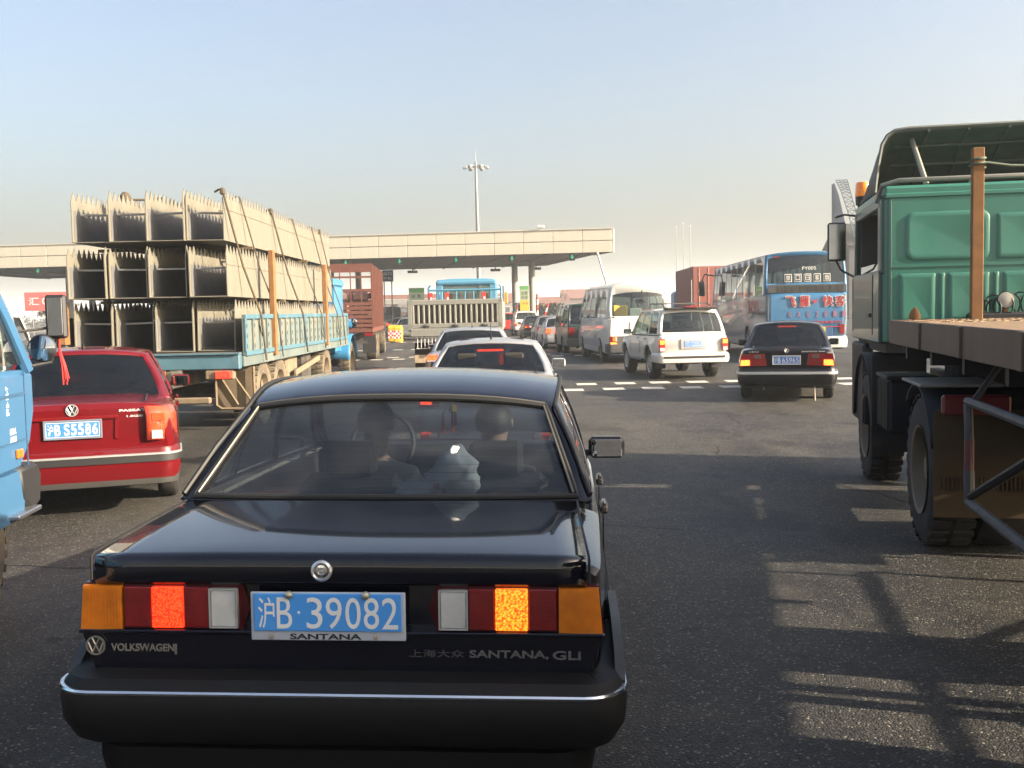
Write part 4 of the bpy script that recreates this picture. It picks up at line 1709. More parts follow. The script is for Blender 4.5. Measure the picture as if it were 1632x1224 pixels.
# ------------------------------------------------------------------ far buildings and trees
ROOFR = M('weathered_red_roof', (.22, .10, .08), .8, var=.2, scale=.8)
WALLG = M('grey_render', (.24, .235, .23), .8)
def house(label, x, y, w, dd, hw_, hr, wall=WALLG, roof=ROOFR, face=0.0, nwin=3, storeys=1):
    h = thing('house', label, 'house', (x, y, 0), face)
    m = MB()
    m.box((0, 0, hw_ / 2), (w, dd, hw_))
    m.prism([(-dd / 2, hw_), (dd / 2, hw_), (0, hw_ + hr - .1)], -w / 2, w / 2, plane='yz')
    m.build('wall', wall, h, smooth=False)
    m = MB()
    for s in (-1, 1):
        m.prism([(s * (dd / 2 + .35), hw_ - .25), (s * (dd / 2 + .35), hw_ - .10), (0, hw_ + hr + .08), (0, hw_ + hr - .08)], -w / 2 - .3, w / 2 + .3, plane='yz')
    m.build('roof', roof, h, smooth=False)
    for st in range(storeys):
        for i in range(nwin):
            xx = -w / 2 + w * (i + .5) / nwin
            zz = hw_ * (st + .55) / storeys
            m = MB()
            m.box((xx, -dd / 2 - .02, zz), (1.1, .10, 1.2))
            f = m.build('window', WHITE, h, smooth=False)
            m = MB()
            m.box((xx, -dd / 2 - .075, zz), (.95, .02, 1.05))
            m.build('pane', M('dark_pane', (.05, .06, .07), .1), f, smooth=False)
    return h
house('low house with reddish roof far off right of the toll columns', 5.8, 165, 3.6, 6, 2.4, 1.4)
house('brown gabled house far off just left of the minibus roof', 10.2, 160, 4.4, 6, 1.5, 1.6, roof=M('brown_roof', (.15, .10, .09), .8))
house('pale flat-fronted house far off between the toll columns and the gables', 7.4, 180, 5, 5, 2.8, 1.0, wall=M('pale_wall', (.55, .50, .45), .8))
house('long low grey building on the horizon left of the middle lorry', -19, 185, 26, 9, 2.2, 1.0, roof=M('brown_roof', (.15, .10, .09), .8), nwin=8)

# blue-roofed hall with lattice tower at the right
bl = thing('blue_lattice_tower', 'blue tower with a sloping white lattice side above the coach', 'tower', (37.4, 120, 0), R(-8))
m = MB()
m.prism([(0, 0), (1.5, 0), (1.25, 11.0), (.55, 14.2), (0.05, 15.6), (0, 15.6)], 0, 1.6)
m.build('tower_wall', M('tower_blue', (.02, .045, .11), .95, var=.1, scale=.5, spec=.05), bl, smooth=False)
LAT = M('lattice_white', (.10, .12, .15), .9, spec=.1)
pa = [(0.15, 15.9), (.75, 14.6), (1.5, 12.2), (2.3, 9.0)]
pb = [(1.4, 15.9), (1.75, 14.6), (2.4, 12.2), (3.0, 9.0)]
m = MB()
N_ = 14
def pl(ps, t):
    t *= len(ps) - 1
    i = min(int(t), len(ps) - 2)
    return Vector((lerp(ps[i][0], ps[i + 1][0], t - i), -.35, lerp(ps[i][1], ps[i + 1][1], t - i)))
m.tube([pl(pa, i / N_) for i in range(N_ + 1)], .07, 5)
m.tube([pl(pb, i / N_) for i in range(N_ + 1)], .07, 5)
for i in range(N_):
    m.cyl(pl(pa, i / N_), pl(pb, i / N_), .04, n=5)
    m.cyl(pl(pa, i / N_), pl(pb, (i + 1) / N_), .035, n=5)
    m.cyl(pl(pb, i / N_), pl(pa, (i + 1) / N_), .035, n=5)
m.build('lattice', LAT, bl)
gb = house('grey two-storey building with dormer behind the coach at right', 46.5, 124, 15, 9, 8.6, 2.6, wall=M('dark_grey_render', (.085, .088, .095), .95, spec=.05), roof=M('slate_roof', (.04, .045, .05), .9, spec=.1), nwin=5, storeys=2)
m = MB()
m.prism([(-.6, 9.0), (.6, 9.0), (.6, 10.4), (0, 11.0), (-.6, 10.4)], -4.4, -2.4)
q = m.build('dormer', MATS['dark_grey_render'], gb, smooth=False)
q.location = (-5.6, 0, 0)
m = MB()
m.prism([(-.35, 9.3), (.35, 9.3), (.35, 10.2), (-.35, 10.2)], -4.45, -4.41)
m.build('pane', M('dark_pane', (.05, .06, .07), .1), q, smooth=False)

# bare winter trees and scrub on the horizon
TWIG = M('bare_twigs', (.13, .095, .065), .9)
LEAF = M('dry_leaves', (.11, .085, .045), .9, var=.35, scale=2)
def bare_tree(x, y, h, seed, label, leafy=.0):
    t = thing('bare_tree', label, 'tree', (x, y, 0), 0, 'bare trees on the horizon')
    r = random.Random(seed)
    m = MB()
    lv = MB()
    def grow(p, d, l, rad, dep):
        e = p + d * l
        m.tube([p, (p + e) / 2 + Vector((r.uniform(-.05, .05), r.uniform(-.05, .05), 0)) * l, e], [rad, rad * .8, rad * .6], 5 if dep < 3 else 3)
        if dep >= 4:
            for _ in range(int(6 * leafy)):
                c = e + Vector((r.uniform(-.5, .5), r.uniform(-.5, .5), r.uniform(-.3, .4)))
                a, b = r.uniform(.1, .25), r.uniform(.1, .2)
                q_ = Matrix.Rotation(r.uniform(0, 6), 3, 'X') @ Matrix.Rotation(r.uniform(0, 6), 3, 'Y')
                lv.add([c + q_ @ Vector(v) for v in ((-a, -b, 0), (a, -b, 0), (a, b, .05), (-a, b, 0))], [(0, 1, 2, 3)])
            return
        for _ in range(3 if dep < 3 else 4):
            nd = (d + Vector((r.uniform(-.8, .8), r.uniform(-.8, .8), r.uniform(-.1, .6)))).normalized()
            grow(e, nd, l * r.uniform(.55, .8), rad * .58, dep + 1)
    m.T = lv.T = None
    grow(Vector((0, 0, 0)), Vector((0, 0, 1)), h * .34, h * .022, 0)
    # trunk and crown kept apart
    m.build('trunk', TWIG, t, angle=60)
    if leafy:
        lv.build('crown', LEAF, t, smooth=False)
    return t
bare_tree(8.8, 172, 5.6, 3, 'faint bare tree standing over the far red roofs')
bare_tree(3.4, 120, 2.4, 8, 'low brown leafy tree left of the minibus, beyond the queue', 1.2)
bare_tree(5.2, 118, 2.5, 9, 'brown shrubby tree nearest the minibus front, beyond the queue', 1.2)
bare_tree(2.0, 124, 2.2, 14, 'low brown tree right behind the striped posts', 1.2)
bare_tree(-58, 130, 3.5, 4, 'bare tree at the far left beyond the canopy', .3)

def scrub(name, x0, x1, y, h, n, seed):
    r = random.Random(seed)
    m = MB()
    for _ in range(n):
        x = r.uniform(x0, x1)
        hh = h * (.35 + .65 * abs(math.sin(x * .11 + seed) * math.sin(x * .047 + 1))) * r.uniform(.4, 1.1)
        c = Vector((x, y + r.uniform(-6, 6), max(.2, hh * r.uniform(.1, 1))))
        s_ = r.uniform(.5, 1.3)
        q_ = Matrix.Rotation(r.uniform(0, 6), 3, 'X') @ Matrix.Rotation(r.uniform(0, 6), 3, 'Y')
        m.add([c + q_ @ Vector(v) * s_ for v in ((-.5, -.3, 0), (.5, -.3, 0), (.6, .35, .1), (-.4, .3, 0))], [(0, 1, 2, 3)])
    o = m.build(name, M('far_foliage', (.055, .055, .04), .9, var=.4, scale=.3), smooth=False)
    tag(o, 'low hazy line of trees along the horizon', 'treeline', kind='stuff')
scrub('far_treeline', -260, 260, 290, 7.0, 6000, 2)
ov = thing('overpass', 'low dark overpass on short piers across the horizon left of the middle lorry', 'bridge', (-26, 170, 0))
m = MB()
m.box((0, 0, 3.6), (46, 5, .8), bev=.05)
m.build('bridge_deck', CONC, ov)
m = MB()
m.box((0, -2.5, 4.4), (46, .12, .7))
m.build('parapet', M('red_parapet', (.30, .12, .09), .8, var=.4, scale=.6), ov)
for k in range(7):
    m = MB()
    m.cyl((-21 + 7 * k, 0, 0), (-21 + 7 * k, 0, 3.25), .55, n=12)
    m.build('pier', CONC, ov)
for i, (x, y, w, h, lab) in enumerate(((15, 210, 9, 4.2, 'pale block house far off behind the white minibus'), (24, 230, 12, 5.0, 'long pale house far off left of the red container'), (-3.2, 215, 7, 3.8, 'small pale house far off just left of the thin lamp pole'))):
    house(lab, x, y, w, 8, h, 1.6, wall=M('far_wall', (.34, .30, .27), .9), nwin=4)

# ------------------------------------------------------------------ haze: the whole place inside one box of thin air
m = MB()
m.box((0, 0, 0), (5600, 5600, 31.5))
hz = m.build('haze', M('haze_off', (.5, .5, .5)), smooth=False, fix=False)
hz.location = (0, 0, 14.6)
hm_ = bpy.data.materials.new('haze_air')
hm_.use_nodes = True
t = hm_.node_tree
t.nodes.clear()
o_ = t.nodes.new('ShaderNodeOutputMaterial')
v_ = t.nodes.new('ShaderNodeVolumePrincipled')
v_.inputs['Color'].default_value = (.88, .95, 1.0, 1)
v_.inputs['Density'].default_value = .0009
v_.inputs['Anisotropy'].default_value = .2
t.links.new(v_.outputs[0], o_.inputs['Volume'])
hz.data.materials[0] = hm_
tag(hz, kind='stuff')
hz['label'] = 'thin pale haze filling the air'
# ------------------------------------------------------------------ cars in the queue
def paint(name, col, rough=.28, dust=.1, coat=.8, metal=0.0):
    return M(name, col, rough, metal=metal, coat=coat, var=.06, scale=2, dust=dust, dustcol=(.28, .23, .16))
P_RED = paint('dark_red_car_paint', (.13, .005, .008), .3, .03)
P_SILV = paint('silver_car_paint', (.42, .43, .45), .32, metal=.35)
P_SILV2 = paint('blue_silver_car_paint', (.36, .39, .43), .32, metal=.35)
P_BLK2 = paint('black_car_paint_b', (.010, .010, .012), .25)
P_WHT = paint('white_car_paint', (.76, .75, .71), .35, .08)
P_GREY = paint('grey_car_paint', (.19, .20, .21), .35)
P_GRN = paint('dark_green_van_paint', (.045, .075, .07), .35)
GREYP = M('grey_bumper', (.075, .075, .078), .55, var=.15)

# red saloon at left
rc, rfn = std_sedan('red_saloon_car', 'dark red saloon at left with plate ending S5586 and a roof aerial', (-3.80, 8.9), -18, P_RED, 4.68, 1.74, 1.46, .965, lamps='none',
                    plate=None, glass=GLASS('deep_tint_glass', (.08, .10, .10), film=.015), bumper=P_RED, strip=None, antenna=True, trim=P_RED, wr=.315)
for o in [c for c in rc.children if c.name.startswith('tail_light')]:
    bpy.data.objects.remove(o)
add_plate(rc, 0, -.014, .79, '沪BS5586', .44, .135, M('plate_surround', (.18, .20, .26), .4))
m = MB()
m.box((0, -.012, .885), (.74, .02, .03), bev=.008)
m.prism([(-.38, .87), (-.345, .87), (-.335, .70), (-.365, .69)], -.012, .0)
m.prism([(.38, .87), (.345, .87), (.335, .70), (.365, .69)], -.012, .0)
m.build('plate_recess', paint('dark_red_recess', (.16, .008, .010)), rc)
roundel(rc, 0, -.006, .955, .052, SILV)
t = MB()
put_text(t, 'PASSAT', .38, .60, .925, .945, -.004, bold=.02, depth=.004)
put_text(t, '1.8GSi', .44, .57, .875, .892, -.004, bold=.01, depth=.004)
t.build('model_lettering', WHITE, rc, smooth=False)
for s in (-1, 1):
    m = MB()
    rows = []
    for i in range(7):
        q = i / 6
        xo = lerp(.60, .852, q)
        yo = -.02 + .22 * q ** 3
        rows.append([(s * xo, yo - .022, .665), (s * xo, yo - .03, .75), (s * xo, yo - .028, .88), (s * (xo - .015 - .01 * q), yo - .012, lerp(.97, .955, q))])
    m.grid(rows)
    lamp = m.build('tail_light', LENS('saloon_red_lens', (.80, .075, .03), .10, (1, .2, .06), cell=90, depth=.15), rc, solid=.03)
    m = MB()
    m.box((s * .685, -.052, .715), (.09, .018, .075), bev=.006)
    m.build('reversing_lens', L_WHT, lamp)
    m = MB()
    m.box((s * .70, -.046, .87), (.11, .012, .07), bev=.008)
    m.build('indicator_lens', LENS('orange_red_lens', (.85, .10, .03), cell=90), lamp)
m = MB()
m.sweep(rear_path(.85, -.035, .62, .16), [(-.06, .27), (.0, .28), (.012, .34), (.012, .385), (-.04, .39)], closed=True)
m.build('lower_valance', M('dark_valance', (.045, .043, .040), .6), rc)
m = MB()
m.sweep(rear_path(.858, -.048, .62, .16), [(.018, .475), (.030, .48), (.030, .538), (.018, .542)], closed=True)
m.build('bumper_rubber', BLK, rc)
m = MB()
m.sweep(rear_path(.858, -.048, .62, .16), [(.018, .539), (.033, .541), (.033, .556), (.018, .559)], closed=True)
m.build('chrome_strip', SILV, rc)

# silver saloon directly beyond the black one
sa, sfn = std_sedan('silver_saloon_car', 'silver saloon just beyond the black saloon, high brake light glowing', (-.30, 12.1), 1.5, P_SILV, 4.5, 1.72, 1.385, .93, lamps='corner',
                    hb=(1.235, 1.235, True), antenna=True, trim=P_SILV, plate='沪A51207')
m = MB()
m.box((.0, 1.62, 1.365), (.86, .03, .02), bev=.008)
m.build('sunroof_lip', BLK, sa)
std_sedan('silver_saloon_car', 'silver saloon with round lit tail lamp between the other silver saloon and the stake lorry', (-.80, 19.6), 0.5, P_SILV2, 4.4, 1.74, 1.43, .95, lamps='lit',
          antenna=True, trim=P_SILV2, plate='沪C20418')

# black saloon at right
sb, bfn = std_sedan('black_saloon_car', 'smaller black saloon at right in front of the coach with plate ending 65965', (4.92, 18.5), 15.5, P_BLK2, 4.7, 1.73, 1.44, .93, lamps='none',
                    hb=(1.36, 1.33, True), glass=GLASS('deep_tint_glass', (.08, .10, .10), film=.015), trim=P_BLK2, strip=SILV, wr=.32)
for o in [c for c in sb.children if c.name.startswith('tail_light')]:
    bpy.data.objects.remove(o)
add_plate(sb, 0, -.016, .755, '沪B65965', .46, .135, SILV, bold=.005)
for s in (-1, 1):
    m = MB()
    m.prism([(s * .34, .66), (s * .83, .65), (s * .79, .87), (s * .38, .87)], -.03, .10)
    lamp = m.build('tail_light', L_RED, sb)
    m = MB()
    m.prism([(s * .64, .665), (s * .81, .66), (s * .79, .76), (s * .64, .76)], -.042, -.02)
    m.build('brake_lens', LENS('orange_lit_lens', (.9, .2, .02), 2.6, (1.0, .30, .04), cell=60), lamp)
    m = MB()
    m.box((s * .50, -.032, .82), (.12, .014, .06), bev=.005)
    m.build('reversing_lens', M('smoked_lens', (.12, .09, .09), .2), lamp)
roundel(sb, 0, -.004, .925, .045, CHR)
t = MB()
put_text(t, '上海大众', -.66, -.48, .895, .918, -.002, depth=.003)
put_text(t, 'SANTANA 2000', .26, .66, .895, .915, -.002, bold=.02, depth=.003)
t.build('model_lettering', WHITE, sb, smooth=False)
m = MB()
m.tube([(.48, -.02, .28), (.49, -.03, .03)], .012, 5)
m.build('earth_strap', M('pale_strap', (.42, .36, .28), .7), sb)
m = MB()
m.cyl((-.4, -.02, .24), (-.4, .3, .25), .025, n=10)
m.build('exhaust_pipe', GREYP, sb)

def suv(label, x, y, yaw, pnt, plate, far=False, rack=True, group=None):
    hw = .86
    keys = [(0, .52, .70, .78, .76, 1.04, 1.08), (.04, .46, .76, .84, .82, 1.06, 1.10), (.3, .42, .82, .86, .84, 1.06, 1.1),
            (1.5, .40, .83, .87, .84, 1.05, 1.08), (3.2, .40, .83, .87, .83, 1.03, 1.06), (4.2, .44, .80, .84, .76, .98, 1.02), (4.55, .5, .70, .74, .66, .9, .92)]
    gh = dict(yrb=.03, yrt=.30, yfb=3.35, yft=2.65, wbr=.82, wbf=.80, wtr=.68, wtf=.66, zbr=1.08, zbf=1.05, zt=1.66, cx=.05, cs=.02, ar=.90, af=.92, rb=.06, rbt=.05,
              fb=.2, fbt=.12, t=(.05, .90), tr=(.10, .86), sides=[(.26, .46, 'g'), (1.05, 1.08, 'f'), (1.12, 1.15, 'g'), (1.88, 1.84, 'f'), (1.96, 1.92, 'g'), (2.95, 2.5, 'f')])
    bump = [(rear_path(.865, -.10, .75, .12), [(-.08, .40), (.0, .42), (.02, .50), (.015, .60), (-.02, .645), (-.08, .65)], pnt)]
    r_, fn = sedan_like('white_offroad_car', label, (x, y), yaw, pnt, keys, gh, [(1.0, .37, .46), (3.62, .37, .46)], (.12, 3.2, .5), .37, .25, G_MID, 'car', group, pnt, .72,
                        not far, 'car', 0, bump, handles=() if far else (1.35, 2.2), handlez=.98, mirror=(2.95, 1.13, BLK), seams=() if far else (1.1, 1.92, 3.0), arch_w=.03,
                        brake_light=None)
    for s in (-1, 1):
        m = MB()
        m.box((s * .77, -.02, .84), (.15, .06, .30), bev=.012)
        lamp = m.build('tail_light', LENS('offroad_red_lens', (.55, .04, .02), cell=60), r_)
        m = MB()
        m.box((s * .77, -.055, .91), (.11, .02, .10), bev=.006)
        m.build('brake_lens', LENS('orange_lit_lens', (.9, .2, .02), 2.6, (1.0, .30, .04), cell=60), lamp)
        if not far:
            m = MB()
            m.box((s * .77, -.055, .74), (.11, .02, .08), bev=.006)
            m.build('reversing_lens', L_WHT, lamp)
    if far:
        return r_
    m = MB()
    m.box((0, -.015, .86), (.62, .03, .24), bev=.012)
    m.build('plate_recess', SILV, r_)
    add_plate(r_, 0, -.036, .855, plate, .44, .14, bold=0)
    m = MB()
    m.box((0, -.125, .55), (1.5, .02, .05), bev=.008)
    m.build('bumper_step', BLK, r_)
    m = MB()
    m.box((0, .33, 1.712), (1.2, .34, .05), bev=.02)
    m.build('rear_spoiler', BLK, r_)
    m = MB()
    m.box((0, .155, 1.745), (.30, .05, .05), bev=.015)
    m.build('high_brake_light', L_RED, r_)
    for s in (-1, 1):
        m = MB()
        m.tube([(s * .58, .5, 1.76), (s * .56, .7, 1.83), (s * .55, 1.9, 1.84), (s * .53, 2.2, 1.77)], .018, 6)
        m.build('roof_rail', GREYP, r_)
    for k in range(5):
        m = MB()
        m.box((0, .75 + .28 * k, 1.835), (1.1, .035, .02))
        m.build('rack_bar', GREYP, r_)
    m = MB()
    m.box((0, .6, .44), (1.2, .3, .10), bev=.03)
    m.cyl((-.2, .2, .47), (.2, .2, .47), .10, n=12)
    m.build('fuel_tank', UNDER, r_)
    for s in (-1, 1):
        m = MB()
        m.box((s * .70, .44, .40), (.26, .012, .28), bev=.004)
        m.build('mudflap', BLK, r_)
        m = MB()
        m.tube([(s * .90, 1.5, .44), (s * .90, 3.1, .44)], .035, 8)
        m.build('side_step', GREYP, r_)
    return r_
suv('white off-road car with roof rack, left of the black saloon at right', 4.36, 24.8, -6, P_WHT, '沪D0205挂'[:2] + 'Q2053')
suv('distant white off-road car at the head of the right queue below the columns', 1.1, 72, -4, P_WHT, '', far=True)

# more of the queue beyond
std_sedan('silver_saloon_car', 'silver saloon with an orange lit lamp queueing ahead of the dark green van', (2.35, 46), -4, P_SILV, 4.5, 1.72, 1.43, .95, lamps='lit', far=True, strip=None)
std_sedan('grey_saloon_car', 'grey saloon in the far queue between a silver and a black saloon', (2.15, 52.5), -3, P_GREY, 4.7, 1.76, 1.46, .95, lamps='plain', far=True)
std_sedan('black_saloon_car', 'black saloon in the far queue behind the distant white off-road car', (1.62, 60), -3, P_BLK2, 4.8, 1.8, 1.45, .95, lamps='wide', lit=False, far=True)
std_sedan('red_hatch_car', 'bright red car farthest off, left of the distant white off-road car', (-.35, 82), 0, paint('bright_red_paint', (.55, .03, .025)), 4.2, 1.7, 1.6, 1.0, lamps='plain', far=True)
std_sedan('dark_saloon_car', 'dark saloon with glowing tail lamp right beside the middle stake lorry', (-6.65, 66), 2, P_GREY, 4.5, 1.74, 1.45, .95, lamps='lit', far=True)
std_sedan('grey_saloon_car', 'dark grey saloon right behind the yellow crash barriers', (-8.2, 76), 3, paint('blue_grey_paint', (.09, .10, .12)), 4.5, 1.74, 1.45, .95, lamps='lit', far=True)
std_sedan('dark_saloon_car', 'dark saloon far off at left, seen between white van and mirror', (-20.2, 46), -8, P_BLK2, 4.6, 1.74, 1.45, .95, lamps='plain', far=True)
std_sedan('silver_saloon_car', 'pale saloon far off at left beyond the white van', (-24.6, 58), -8, P_SILV, 4.6, 1.74, 1.45, .95, lamps='plain', far=True)
std_sedan('dark_saloon_car', 'dark car at the toll island left of the grey crash barriers', (-11.6, 88), 3, P_GRN, 4.6, 1.74, 1.9, 1.15, lamps='lit', far=True)

# minibuses and vans
def box_van(name, label, x, y, yaw, pnt, L, W, H, belt, wins, cat='van', glass=None, rear_win=(.1, .86), t=(.05, .88), rake=.35, wr=.33, lampz=None, lit=False, lower=None, front=1.1, ztop_off=.10, group=None,
            cx=.08, tum=.10, arch=None, rear_y=.18, far=False):
    hw = W / 2
    keys = [(0, .42, hw - .14, hw - .10, hw - .13, belt, belt + .01), (.05, .34, hw - .06, hw - .03, hw - .05, belt, belt + .01), (.3, .30, hw - .03, hw, hw - .01, belt, belt + .01),
            (L - front, .30, hw - .03, hw, hw - .02, belt - .02, belt), (L - .25, .34, hw - .06, hw - .04, hw - .10, belt - .25, belt - .22), (L, .42, hw - .16, hw - .14, hw - .2, belt - .4, belt - .38)]
    gh = dict(yrb=.02, yrt=rear_y, yfb=L - .25 - .1, yft=L - front, wbr=hw - .06, wbf=hw - .05, wtr=hw - tum - .05, wtf=hw - tum - .05, zbr=belt, zbf=belt - .06, zt=H - cx - .02, cx=cx, cs=.02,
              ar=.88, af=.93, rb=.08, rbt=.14, fb=.15, fbt=.12, t=t, tr=rear_win, bulge=.03, bow=.01, bowt=.01, sides=wins)
    ax = arch or [(1.45, wr, wr + .07), (L - 1.25, wr, wr + .07)]
    r_, fn = sedan_like(name, label, (x, y), yaw, pnt, keys, gh, ax, (.10, L - .9, .62), wr, .22, glass or G_MID, cat, group, pnt, hw - .16, False, 'steel', 0,
                        [(rear_path(hw + .0, -.10, .5, .12), [(-.06, .34), (.0, .36), (.015, .5), (.0, .62), (-.06, .63)], lower or pnt)], mirror=None)
    for k in range(int((L - 2.2) / .95)):
        o = seat_mb(W - .3, True, 3 if W > 1.8 else 2).build('seat_row', SEAT, r_)
        o.location = (0, 1.0 + .95 * k, .64)
    lz = lampz or (.6, .9)
    for s in (-1, 1):
        m = MB()
        m.box((s * (hw - .18), -.03, sum(lz) / 2), (.24, .06, lz[1] - lz[0]), bev=.015)
        lamp = m.build('tail_light', L_REDON if lit and far else L_RED, r_)
        if not far:
            h3 = (lz[1] - lz[0]) / 2
            for i, (mt, nm) in enumerate(((LENS('orange_lit_lens', (.9, .2, .02), 2.6, (1.0, .30, .04), cell=60), 'brake_lens'), (L_AMB, 'indicator_lens'))):
                m = MB()
                m.box((s * (hw - .18) - (s * .035 if i else 0), -.065, lz[0] + h3 * (i + .5)), (.20 - .07 * i, .02, h3 - .03), bev=.006)
                m.build(nm, mt, lamp)
            m = MB()
            m.box((s * (hw - .26), -.065, lz[0] + h3 * 1.5), (.06, .02, h3 - .03), bev=.005)
            m.build('reversing_lens', L_WHT, lamp)
    return r_, fn

mbz = 1.42
mbus, mfn = box_van('white_minibus', 'white minibus with a big rear window, orange lamps and four dark side windows', 4.06, 32.8, -5.4, P_WHT, 6.3, 2.04, 2.60, mbz,
                    [(.62, .60, 'g'), (1.48, 1.46, 'f'), (1.56, 1.54, 'g'), (2.45, 2.42, 'f'), (2.53, 2.50, 'g'), (3.4, 3.37, 'f'), (3.48, 3.45, 'g'), (4.35, 4.3, 'f'), (4.5, 4.45, 'g'), (5.6, 4.95, 'f')],
                    'minibus', GLASS('bus_green_glass', (.40, .47, .44), film=.03), rear_win=(.07, .72), t=(.05, .70), lampz=(.52, .87), lower=GREYP, front=1.2, cx=.16, tum=.12, rear_y=.22, wr=.36)
m = MB()
m.box((.1, -.012, 1.04), (.80, .02, .56), bev=.01)
m.build('rear_hatch', P_WHT, mbus)
m = MB()
m.box((0, -.02, .70), (1.50, .05, .34), bev=.01)
m.build('lower_panel', GREYP, mbus)
m = MB()
for s in (-1, 1):
    m.box((s * 1.018, 3.0, .62), (.012, 3.3, .22), bev=.004)
m.build('side_stripe', M('stripe_grey', (.30, .31, .33), .5), mbus)
m = MB()
m.tube([(.12, .16, 2.22), (.12, .05, 2.30)], .018, 6)
m.lathe([(0, -.10), (.16, -.06), (.18, .02), (0, .08)], (.12, .25, 1.98), (0, 0, 1), 10)
m.build('rear_view_mirror', BLK, mbus)
def inside_box(name, label, cat, loc, dim, mt, rz):
    m = MB()
    m.box((0, 0, dim[2] / 2), dim, bev=.03)
    o = m.build(name, mt, None)
    o.location = loc
    o.rotation_euler = (0, 0, rz)
    tag(o, label, cat)
    return o
m = MB()
m.box((0, .30, 1.46), (1.7, .44, .05), bev=.01)
m.build('rear_shelf', SEAT, mbus)
inside_box('yellow_carton', 'yellow carton behind the minibus rear window at its left', 'carton', (3.47, 33.0, 1.487), (.46, .25, .36), M('carton_yellow', (.72, .45, .06), .6), R(5))
inside_box('red_yellow_carton', 'flat red and yellow carton behind the minibus rear window right of centre', 'carton', (4.33, 33.1, 1.487), (.40, .25, .22), M('carton_red', (.60, .16, .04), .6), R(5))
inside_box('white_sack', 'white sack behind the minibus rear window near its middle', 'sack', (3.95, 33.05, 1.487), (.40, .28, .26), WHITE, R(5))

gv, _ = box_van('green_van', 'dark green van just ahead of the white minibus', 3.0, 40.0, -5, P_GRN, 4.6, 1.70, 2.0, 1.08, [(.25, .35, 'g'), (1.3, 1.3, 'f'), (1.36, 1.36, 'g'), (2.4, 2.35, 'f'), (2.46, 2.41, 'g'), (3.7, 3.0, 'f')],
                'van', G_DARK, lampz=(.75, 1.05), far=True, lower=GREYP)
box_van('box_van', 'dark green high van at the toll island left of the crash barriers', -10.7, 93, 3, P_GRN, 5.2, 1.9, 2.4, 1.3, [(.25, .35, 'g'), (1.5, 1.5, 'f'), (1.6, 1.6, 'g'), (2.62, 2.55, 'f'), (2.72, 2.65, 'g'), (4.5, 3.9, 'f')], 'van', G_DARK, lampz=(.75, 1.05), far=True, lit=True)
wv, _ = box_van('white_van', 'white van at far left beyond the blue lorry cab', -6.42, 10.7, -16, P_WHT, 4.5, 1.70, 1.98, 1.12, [(.25, .35, 'g'), (1.5, 1.5, 'f'), (1.6, 1.6, 'g'), (2.62, 2.55, 'f'), (2.72, 2.65, 'g'), (3.9, 3.15, 'f')],
                'van', GLASS('van_glass', (.30, .33, .33), film=.05), lampz=(.75, 1.05), far=True, front=1.35)
add_handle(wv, .845, 2.75, 1.0, BLK)

# coach
CB = M('coach_blue', (.055, .185, .36), .35, coat=.6, var=.08, scale=1.5, dust=.12)
CSILV = M('coach_side_silver', (.13, .18, .24), .3, coat=.6, var=.18, scale=.8, dust=.2)
coach = thing('blue_coach', 'big blue coach at right with red and white characters across its tail', 'coach', (9.02, 31.6, 0), R(-3))
ck = [(0, .62, 1.10, 1.17, 1.15, 2.06, 2.07), (.06, .45, 1.18, 1.23, 1.22, 2.06, 2.07), (.4, .36, 1.22, 1.25, 1.245, 2.06, 2.07), (10.9, .36, 1.22, 1.25, 1.245, 1.9, 1.91), (11.7, .40, 1.14, 1.18, 1.12, 1.5, 1.51), (11.95, .5, 1.0, 1.05, 1.0, 1.2, 1.22)]
carch = [(3.2, .50, .58), (9.2, .50, .58)]
lower_body(ck, carch, (.12, 11.0, 1.3)).build('body', [CSILV, UNDER, INT], coach, angle=34, weld=True)
sd = [(.55, .50, 'g')]
yy = .55
for i in range(8):
    yy += 1.22
    sd += [(yy - .05, yy - .05, 'f'), (yy, yy, 'g')]
sd += [(11.2, 10.9, 'f')]
cg = dict(yrb=.02, yrt=.16, yfb=11.75, yft=11.2, wbr=1.24, wbf=1.22, wtr=1.17, wtf=1.16, zbr=2.06, zbf=1.8, zt=3.28, cx=.09, cs=.02, ar=.94, af=.94, rb=.06, rbt=.10, fb=.2, fbt=.15, t=(.03, .84), tr=(.27, .90), bulge=.02, bow=.005, bowt=.005, sides=sd)
fr, panes, cfn = greenhouse(cg)
fr.build('roof', [CB], coach, angle=38, weld=True, solid=.03)
CG = GLASS('coach_glass', (.22, .28, .27), film=.03)
for k, (mb_, kind) in panes.items():
    mb_.build({'rear_window': 'rear_window', 'windscreen': 'windscreen'}.get(kind, 'side_window'), CG, coach, weld=True)
for yc, zc, ra in carch:
    for s in (-1, 1):
        add_wheel(coach, s * 1.06, yc, .50, .28, 'truck')
for k in range(9):
    for s in (-1, 1):
        o = seat_mb(.95, True, 2).build('seat', M('coach_seat', (.09, .12, .16), .9), coach)
        o.location = (s * .62, 1.1 + 1.02 * k, 1.5)
m = MB()
rows = []
for z in (.78, 1.3, 1.9, 2.10):
    rows.append([(x, -.012 - .02 * (1 - (x / 1.22) ** 2) + (.10 * max(0, abs(x) - 1.08) / .14), z) for x in (-1.215, -1.15, -1.08, -.6, 0, .6, 1.08, 1.15, 1.215)])
m.grid(rows)
m.build('tail_panel', CB, coach, solid=.02)
m = MB()
m.box((0, -.02, 2.235), (2.36, .05, .25), bev=.01)
lv = m.build('louvre_panel', M('dark_louvre_panel', (.05, .055, .06), .5), coach)
for i in range(9):
    m = MB()
    m.box((-.80 + .225 * i, -.048, 2.235), (.19, .012, .17), bev=.003)
    m.build('louvre', UNDER, lv)
m = MB()
